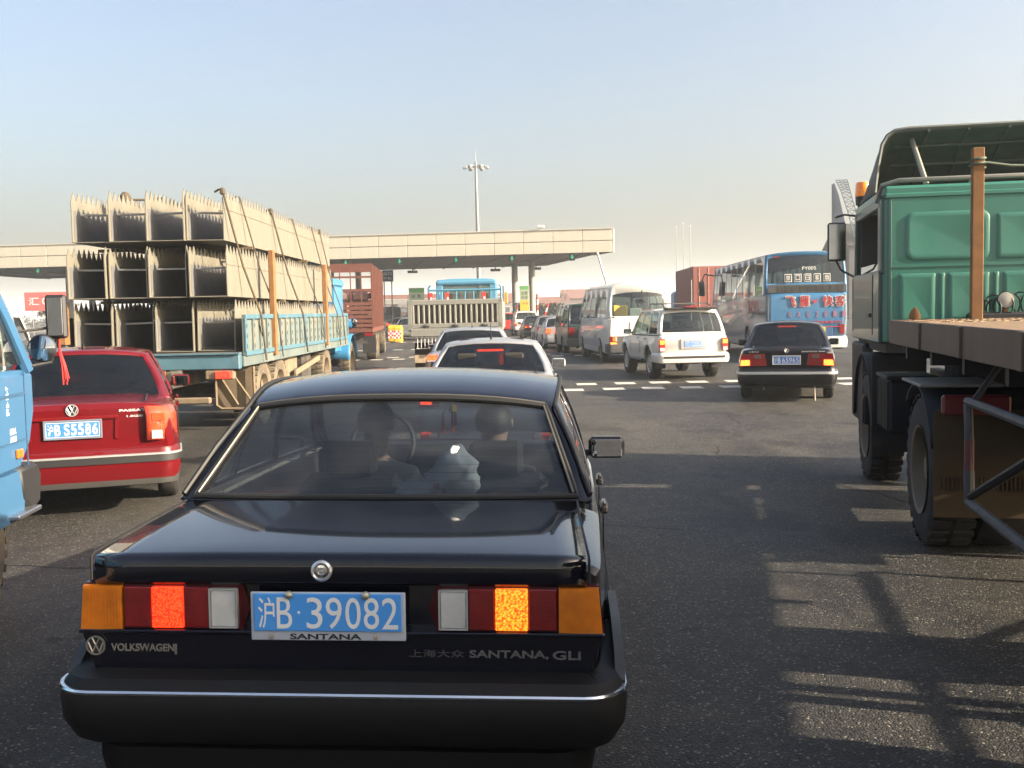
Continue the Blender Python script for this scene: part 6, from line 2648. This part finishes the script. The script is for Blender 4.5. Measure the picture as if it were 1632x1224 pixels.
tsl.location = bc_pt(1.10, 1.77, 1.61)
for k in range(6):
    m = MB()
    dx = .004 * (k - 2.5)
    m.tube([(0, 0, .02), (dx * .5, 0, -.08), (dx + .02, .004 * (k % 3), -.17), (dx * 1.8 + .032, .006 * (k % 2), -.30 + .02 * (k % 3))], .0045, 5)
    m.build('cord', RED_T, tsl)

# ---- green tractor unit and its flat trailer at right
GREEN = M('cab_green', (.040, .205, .155), .42, coat=.25, var=.12, scale=3, dust=.22, dustcol=(.17, .21, .16), streak=True)
GFIB = M('dark_fibre', (.17, .17, .155), .8, var=.25, scale=7)
TYAW = R(-11.5)
TT = thing('green_tractor_lorry', 'green tractor unit at right with a roof air deflector and amber beacon', 'lorry', (4.50, 9.06, 0), TYAW)
m = MB()
m.box((0, .03, 2.045), (2.30, .06, 1.32), bev=.02)                                  # rear wall
for s in (-1, 1):
    m.add([(s * 1.15, .01, 1.385), (s * 1.2, .10, 1.385), (s * 1.2, .10, 2.62), (s * 1.15, .01, 2.66)], [(0, 1, 2, 3)])
m.build('rear_wall', GREEN, TT)
m = MB()
m.box((0, 1.0, 2.72), (2.36, 2.0, .10), bev=.045)
m.box((0, .02, 2.68), (2.34, .06, .05), bev=.015)
m.build('cab_roof', GREEN, TT)
for s in (-1, 1):
    m = MB()
    m.box((s * 1.19, 1.02, 1.70), (.05, 1.9, .66), bev=.02)
    m.box((s * 1.17, .17, 2.33), (.05, .24, .68), bev=.015)
    m.box((s * 1.17, 1.86, 2.33), (.07, .10, .70), bev=.02, rot=Matrix.Rotation(R(8), 3, 'X'))
    m.box((s * 1.175, 1.05, 2.64), (.05, 1.75, .10), bev=.015)
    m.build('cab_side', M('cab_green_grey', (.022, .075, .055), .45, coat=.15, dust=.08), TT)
    m = MB()
    m.box((s * 1.165, 1.02, 2.06), (.014, 1.56, .09))
    m.build('side_window', GLASS('dark_cab_glass', (.05, .06, .06), film=.02), TT)       # wound down
    m = MB()
    m.box((s * .99, 1.80, 2.33), (.32, .06, .66), bev=.01)
    m.build('pillar_trim', INT, TT)
    o_ = seat_mb(.55).build('seat', SEAT, TT)
    o_.location = (s * .62, .75, 1.55)
    m = MB()
    for y in (.45, 1.93):
        m.box((s * 1.217, y, 1.72), (.006, .012, .56))
    m.box((s * 1.222, .62, 1.62), (.03, .16, .04), bev=.01)
    m.build('door_fittings', BLK, TT)
m = MB()
m.box((0, 2.0, 1.75), (2.34, .10, .80), bev=.03)
m.build('cab_front', GREEN, TT)
m = MB()
m.box((0, 1.97, 2.40), (2.2, .02, .56))
m.build('windscreen', G_CLEAR, TT)
m = MB()
m.box((0, 1.0, 1.33), (2.3, 1.9, .10))
m.build('cab_floor', UNDER, TT)
def pressed(x0, x1, z0, z1, r):
    pts = []
    for cx_, cz_, a0_ in ((x1 - r, z1 - r, 0), (x0 + r, z1 - r, 90), (x0 + r, z0 + r, 180), (x1 - r, z0 + r, 270)):
        for k in range(5):
            a = R(a0_ + 90 * k / 4)
            pts.append((cx_ + r * math.cos(a), cz_ + r * math.sin(a)))
    m = MB()
    n = len(pts)
    o_ = [(x, -.001, z) for x, z in pts]
    mx, mz = (x0 + x1) / 2, (z0 + z1) / 2
    k1 = [(mx + (x - mx) * (1 - .030 / (x1 - x0)), -.011, mz + (z - mz) * (1 - .030 / (z1 - z0))) for x, z in pts]
    k2 = [(mx + (x - mx) * (1 - .09 / (x1 - x0)), -.006, mz + (z - mz) * (1 - .09 / (z1 - z0))) for x, z in pts]
    vs = o_ + k1 + k2
    fs = []
    for a in range(2):
        for i in range(n):
            j = (i + 1) % n
            fs.append((a * n + i, a * n + j, (a + 1) * n + j, (a + 1) * n + i))
    fs.append(tuple(range(2 * n, 3 * n)))
    m.add(vs, fs)
    return m.build('pressed_panel', GREEN, TT, angle=50)
pressed(-1.0, .0 - .30, 2.10, 2.53, .07)
pressed(-.245, .245, 2.10, 2.50, .02)
pressed(.30, 1.0, 2.10, 2.53, .07)
for a, b in ((-1.05, -.745), (-.715, -.665), (-.64, -.30), (-.27, -.22), (-.19, .19), (.22, .27), (.30, .64), (.665, .715), (.745, 1.05)):
    pressed(a, b, 1.56, 1.99, .012)
m = MB()
m.tube([(-1.12, .0, 2.665), (-1.12, -.004, 1.40)], .003, 5)
m.box((0, -.004, 2.045), (2.24, .004, .006))
m.build('wall_seam', M('seam_green', (.02, .09, .06), .6), TT)
# roof deflector: a deep hollow shell seen from behind
m = MB()
rows = []
DSEC = {0: (0, 1), .5: (.5, 1), .85: (.88, 1), .93: (1.0, .975), .965: (1.07, .90), .985: (1.115, .76), .992: (1.15, .36), 1: (1.165, 0)}
prof = [(1.75, 2.80), (1.55, 2.93), (1.20, 3.13), (.90, 3.27), (.66, 3.345), (.58, 3.355)]
for y, z in prof:
    row = []
    w = 1.17
    h_ = z - 2.78
    for x in (-1, -.992, -.985, -.965, -.93, -.85, -.5, 0, .5, .85, .93, .965, .985, .992, 1):
        ax_ = abs(x)
        xx, fr_ = DSEC[ax_]
        row.append((math.copysign(xx, x) if x else 0, y + .10 * (1 - fr_), 2.78 + h_ * fr_))
    rows.append(row)
m.grid(rows)
m.build('air_deflector', [GFIB], TT, solid=.018, angle=40)
m = MB()
m.tube([(math.copysign(DSEC[abs(x)][0], x) if x else 0, .58 + .10 * (1 - DSEC[abs(x)][1]), 2.785 + .575 * DSEC[abs(x)][1]) for x in (-1, -.992, -.985, -.965, -.93, -.85, -.5, 0, .5, .85, .93, .965, .985, .992, 1)], .016, 6)
m.build('deflector_lip', M('lip_grey', (.20, .21, .20), .6), TT)
m = MB()
for x in (-.7, -.35, 0, .35, .7):
    m.tube([(x, y + .0, z - .028) for y, z in prof], .014, 5)
for y, z in ((1.55, 2.91), (1.2, 3.105), (.9, 3.245)):
    m.tube([(-.95, y, z - .012), (.95, y, z - .012)], .014, 5)
m.build('deflector_ribs', GFIB, TT)
STR = M('pale_tube', (.34, .33, .28), .5, metal=.3, var=.1)
for s in (-1, 1):
    m = MB()
    m.tube([(s * .83, .72, 3.27), (s * .77, .30, 2.80)], .026, 8)
    m.build('deflector_strut', STR, TT)
m = MB()
m.tube([(-1.20, .30, 2.66), (-1.18, .12, 2.79), (-1.05, .06, 2.82), (1.05, .06, 2.82), (1.18, .12, 2.79), (1.2, .3, 2.66)], .022, 8)
for x in (-.45, .4):
    m.cyl((x, .06, 2.76), (x, .06, 2.82), .015, n=6)
m.build('roof_rail', STR, TT)
# beacon
m = MB()
m.box((-1.02, 1.9, 2.765), (.30, .05, .03))
m.build('beacon_bracket', BLK, TT)
m = MB()
m.cyl((-1.12, 1.9, 2.78), (-1.12, 1.9, 2.87), .072, .078, n=20)
bb = m.build('beacon_base', BLK, TT)
m = MB()
m.lathe([(.076, 2.87), (.080, 2.89), (.074, 3.00), (.066, 3.02), (0, 3.025)], (-1.12, 1.9, 0), (0, 0, 1), 24)
m.build('beacon_dome', LENS('beacon_amber', (.80, .30, .02), .12, (1, .4, .03), cell=35), bb)
# mirrors
for s in (-1, 1):
    m = MB()
    m.tube([(s * 1.15, 1.9, 2.66), (s * 1.30, 1.95, 2.69), (s * 1.40, 1.92, 2.66)], .012, 6)
    m.tube([(s * 1.2, 1.95, 2.02), (s * 1.34, 1.95, 2.10), (s * 1.39, 1.92, 2.2)], .012, 6)
    m.build('mirror_arm', BLK, TT)
    m = MB()
    m.box((s * 1.385, 1.92, 2.40), (.19, .07, .41), bev=.03)
    mh = m.build('door_mirror', BLK, TT)
    m = MB()
    m.box((s * 1.385, 1.882, 2.40), (.165, .008, .375), bev=.003)
    m.build('mirror_glass', M('dim_mirror', (.35, .36, .37), .08, metal=1.0), mh)
# chassis, wings, wheels
DK = M('black_chassis', (.012, .012, .014), .6, var=.25, scale=5, dust=.12, dustcol=(.05, .042, .03), spec=.3)
for s in (-1, 1):
    m = MB()
    m.box((s * .42, -.6, .92), (.10, 4.6, .26), bev=.01)
    m.build('chassis_rail', DK, TT)
    m = MB()
    rows = []
    for k in range(13):
        a = math.pi * (-.06 + 1.06 * k / 12)
        rows.append([(s * x, 1.0 + .68 * math.cos(a) * -1, .58 + .68 * math.sin(a)) for x in (.72, 1.24)])
    m.grid(rows)
    m.build('front_wing', DK, TT, solid=.03)
    m = MB()
    m.box((s * 1.0, .30, .80), (.48, .03, .90), bev=.008)
    m.box((s * 1.16, 1.6, .92), (.10, .9, .82), bev=.03)
    m.build('wing_skirt', DK, TT)
    add_wheel(TT, s * 1.06, 1.0, .52, .30, 'tractor')
    add_wheel(TT, s * 1.06, -1.9, .53, .30, 'tractor')
    m = MB()
    m.lathe([(.33, -.14), (.515, -.15), (.53, -.10), (.53, .10), (.515, .15), (.33, .14)], (s * .72, -1.9, .53), (1, 0, 0), 28, closed=True)
    m.build('inner_tyre', RUB, TT)
    m = MB()
    rows = []
    for k in range(11):
        a = math.pi * (.12 + .60 * k / 10)
        rows.append([(s * x, -1.9 + .62 * math.cos(a) * -1 - .0, .53 + .62 * math.sin(a)) for x in (.56, 1.235)])
    m.grid(rows)
    m.build('rear_wing', DK, TT, solid=.018)
    m = MB()
    m.box((s * .90, -2.53, .66), (.66, .014, .72), bev=.004)
    for k in range(22):
        m.box((s * (.62 + .026 * k), -2.541, .53), (.010, .010, .09))
    m.build('mudflap', M('tan_mudflap', (.10, .07, .038), .85, var=.12, dust=.15, dustcol=(.15, .11, .065), spec=.2), TT)
    m = MB()
    m.box((s * .99, -2.62, 1.06), (.42, .06, .13), bev=.02)
    m.build('tail_light', M('dull_red_lamp', (.16, .012, .012), .35), TT)
m = MB()
m.box((-1.08, -.55, .88), (.36, .55, .46), bev=.03)
m.box((-1.08, -.55, 1.118), (.40, .60, .03), bev=.008)
for k in range(7):
    m.box((-1.262, -.78 + .08 * k, .88), (.012, .04, .40), bev=.004)
m.build('battery_box', DK, TT)
m = MB()
m.box((-1.0, -1.9, 1.158), (.54, .74, .022), bev=.006)
m.build('wing_plate', M('dusty_plate', (.26, .24, .21), .6, var=.15), TT)
m = MB()
m.cyl((.75, -.9, .78), (.75, .0, .78), .30, n=20)
m.build('fuel_tank', ALU, TT)
m = MB()
m.box((0, -1.9, 1.12), (.8, .8, .16), bev=.04)
m.cyl((-1, -1.9, .53), (1, -1.9, .53), .12, n=10)
m.cyl((-1, 1.0, .52), (1, 1.0, .52), .08, n=10)
m.box((0, -.35, 1.1), (1.4, .4, .35), bev=.04)
m.build('fifth_wheel', DK, TT)
# work lamp and coiled cables on the rear wall
m = MB()
m.lathe([(.0, .06), (.055, .05), (.075, 0), (.07, -.01)], (-.20, -.16, 1.74), (0, 1, 0), 20)
wl = m.build('work_lamp', BLK, TT)
m = MB()
m.lathe([(.068, -.008), (.03, -.014), (0, -.015)], (-.20, -.16, 1.74), (0, 1, 0), 20)
m.build('lamp_glass', M('lamp_glass_white', (.48, .47, .42), .12, coat=.6), wl)
m = MB()
m.box((-.20, -.14, 1.64), (.04, .03, .14))
m.build('lamp_stalk', RUSTY, wl)
m = MB()
m.box((-.12, -.10, 1.585), (.75, .16, .10), bev=.02)
m.build('cable_tray', BLK, TT)
for j, (x0, amp) in enumerate(((-.38, .07), (-.30, .09), (-.08, .09), (.02, .07), (.15, .08))):
    m = MB()
    m.tube([(x0 + amp * math.cos(a * .55) + .006 * a, -.12 + .05 * math.sin(a * .4), 1.66 + amp * 1.2 * math.sin(a * .55) + .02 * j) for a in range(26)], .008, 5)
    m.build('coiled_cable', M('cable_green', (.025, .035, .03), .6), TT)

FT = thing('flatbed_trailer', 'rusty flat trailer behind the green tractor, running off the right edge', 'trailer', (4.50, 9.06, 0), TYAW)
DECK = M('rusty_deck_plate', (.25, .165, .095), .75, var=.3, scale=18, dust=.2, dustcol=(.34, .22, .12), bump=.5, bscale=60)
SIDE = M('stained_side_rail', (.14, .092, .06), .65, var=.3, scale=5, streak=True, dust=.22, dustcol=(.20, .13, .07))
m = MB()
m.box((0, -5.25, 1.575), (2.36, 9.46, .022))
dk = m.build('deck_plate', DECK, FT, smooth=False)
m = MB()
n_ = 0
for i in range(12):                                    # raised tread pattern near the front edge
    for j in range(30):
        m.box((-1.12 + .078 * j + .039 * (i % 2), -.58 - .11 * i, 1.5875), (.055, .014, .004), rot=Matrix.Rotation(R(45 if (i + j) % 2 else -45), 3, 'Z'))
tp = m.build('tread_pattern', DECK, dk, smooth=False)
tp['kind'] = 'stuff'
for s in (-1, 1):
    m = MB()
    m.box((s * 1.195, -5.25, 1.49), (.03, 9.48, .195), bev=.004)
    m.box((s * 1.16, -5.25, 1.400), (.09, 9.48, .014))
    for k in range(6):
        m.box((s * 1.213, -1.9 - 1.3 * k, 1.49), (.03, .09, .19), bev=.004)
    m.build('side_rail', SIDE, FT)
    m = MB()
    m.prism([(-.7, 1.38), (-3.1, 1.38), (-9.9, 1.38), (-9.9, 1.17), (-3.6, 1.17), (-3.0, 1.26), (-.7, 1.28)], s * .44, s * .52, plane='yz')
    m.build('main_beam', DK, FT, smooth=False)
m = MB()
rows = []
for j in range(13):                                    # unseen tarpaulin load, added so its shadow falls on the black saloon
    yy = -6.15 - 3.7 * j / 12
    sag = .05 * math.sin(j * 1.9)
    rows.append([(x, yy, z + (sag if z > 2 else 0)) for x, z in ((-1.12, 1.60), (-1.12, 1.9), (-1.06, 2.18), (-.9, 2.32), (-.4, 2.38), (.4, 2.37), (.9, 2.31), (1.06, 2.18), (1.12, 1.9), (1.12, 1.60))])
m.grid(rows)
for r_ in (rows[0], rows[-1]):
    m.add(r_, [tuple(range(len(r_)))])
m.build('added_load_cover', M('canvas_green', (.07, .075, .06), .9, var=.2), FT)
m = MB()
m.box((0, -.525, 1.49), (2.40, .03, .20), bev=.004)
m.build('headboard_rail', SIDE, FT)
for k in range(9):
    m = MB()
    m.box((0, -1.0 - 1.0 * k, 1.335), (2.3, .07, .10))
    m.build('cross_member', DK, FT)
m = MB()
m.lathe([(.045, 1.586), (.05, 1.62), (.028, 1.67), (0, 1.70)], (-1.02, -.60, 0), (0, 0, 1), 10)
m.build('deck_peg', RUSTY, FT)
m = MB()
m.box((-.585, -.80, 2.27), (.085, .085, 1.37), bev=.004)
m.build('stake', RUSTY, FT)
m = MB()
m.box((.62, -.80, 2.27), (.085, .085, 1.37), bev=.004)
m.build('stake', RUSTY, FT)
m = MB()
m.tube([(-.585 + .058 * math.cos(a), -.80 + .058 * math.sin(a), 2.80 + .006 * a) for a in [k * .6 for k in range(24)]], .011, 5)
m.tube([(-.53, -.85, 2.83), (-.35, -.84, 2.80), (0, -.84, 2.78), (.35, -.84, 2.79), (.57, -.85, 2.82)], .012, 5)
m.build('tie_rope', M('green_rope', (.13, .17, .12), .9), FT)
m = MB()
m.box((.1, -4.72, .80), (1.7, .52, .9), bev=.03)
m.box((.1, -4.99, .80), (1.5, .02, .7), bev=.008)
m.build('tool_box', DK, FT)
for s in (-1, 1):
    for yy in (-6.25, -7.5):
        add_wheel(FT, s * 1.02, yy, .50, .36, 'truck')
    # landing leg
    m = MB()
    m.box((s * .62, -5.35, .82), (.08, .09, 1.1), bev=.01)
    m.box((s * .62, -5.35, .27), (.16, .16, .03))
    m.build('landing_leg', DK, FT)
    # tubular side guard
    m = MB()
    PX = s * 1.16
    m.tube([(PX, -3.18, 1.135), (PX, -6.5, 1.135)], .027, 10)
    m.tube([(PX, -3.22, .535), (PX, -6.5, .535)], .031, 10)
    m.tube([(PX, -3.18, 1.12), (PX, -3.22, .90)], .026, 10)
    m.tube([(PX, -3.22, .72), (PX, -3.24, .535)], .031, 10)
    m.tube([(PX, -5.0, 1.13), (PX, -5.0, .535)], .028, 10)
    m.tube([(PX, -6.5, 1.13), (PX, -6.5, .535)], .028, 10)
    gd = m.build('side_guard', M('grey_worn_pipe', (.10, .10, .102), .6, metal=.3, var=.3, scale=14, dust=.2, dustcol=(.07, .045, .03)), FT)
    m = MB()
    m.tube([(PX, -3.22, .91), (PX, -3.22, .71)], .028, 10)
    m.build('red_band', M('faded_red_band', (.16, .05, .05), .6), gd)
    m = MB()
    m.tube([(PX, -3.28, .575), (PX, -4.9, 1.11)], .026, 8)
    m.build('guard_brace', DK, gd)
    m = MB()
    m.tube([(PX, -3.3, 1.135), (s * 1.0, -3.3, 1.38)], .02, 6)
    m.tube([(PX, -5.0, 1.135), (s * 1.0, -5.0, 1.38)], .02, 6)
    m.tube([(PX, -6.5, 1.135), (s * 1.0, -6.5, 1.38)], .02, 6)
    m.build('guard_hanger', DK, FT)
# ------------------------------------------------------------------ parts that were drawn together become one object each
def split_loose(o, gap=.008):
    me = o.data
    n = len(me.vertices)
    par = list(range(n))
    def find(a):
        while par[a] != a:
            par[a] = par[par[a]]
            a = par[a]
        return a
    for e in me.edges:
        a, b = find(e.vertices[0]), find(e.vertices[1])
        if a != b:
            par[a] = b
    groups = {}
    for i in range(n):
        groups.setdefault(find(i), []).append(i)
    boxes = []
    for vs in groups.values():
        cs = [me.vertices[i].co for i in vs]
        boxes.append([set(vs), [min(c[k] for c in cs) - gap for k in range(3)], [max(c[k] for c in cs) + gap for k in range(3)]])
    merged = True
    while merged:
        merged = False
        for i in range(len(boxes)):
            for j in range(i + 1, len(boxes)):
                A, B = boxes[i], boxes[j]
                if all(A[1][k] <= B[2][k] and B[1][k] <= A[2][k] for k in range(3)):
                    A[0] |= B[0]
                    A[1] = [min(p, q) for p, q in zip(A[1], B[1])]
                    A[2] = [max(p, q) for p, q in zip(A[2], B[2])]
                    boxes.pop(j)
                    merged = True
                    break
            if merged:
                break
    if len(boxes) < 2:
        return
    for k, (vs, lo, hi) in enumerate(boxes):
        bm = bmesh.new()
        bm.from_mesh(me)
        bm.verts.ensure_lookup_table()
        bmesh.ops.delete(bm, geom=[v for v in bm.verts if v.index not in vs], context='VERTS')
        m2 = bpy.data.meshes.new(o.name)
        bm.to_mesh(m2)
        bm.free()
        for mt in me.materials:
            m2.materials.append(mt)
        c = o.copy()
        c.data = m2
        COL.objects.link(c)
    bpy.data.objects.remove(o)

SPLIT = ('wing_skirt', 'door_fittings', 'drip_rail', 'white_outline', 'side_moulding', 'plate_bolt', 'model_lettering', 'speaker', 'door_seam', 'boot_seam',
         'window_bright_strip', 'bumper_end', 'company_lettering', 'number_lettering', 'side_lettering', 'soffit_rib', 'axle', 'underrun_board', 'side_stripe', 'lens_rim',
         'red_print', 'guard_hanger', 'deflector_strut', 'door_lettering', 'mirror_arm', 'cab_side_window')
for _o in [o for o in list(bpy.data.objects) if o.type == 'MESH' and o.name.split('.')[0] in SPLIT and not o.children]:
    split_loose(_o, .02 if 'lettering' in _o.name or 'outline' in _o.name else .004)
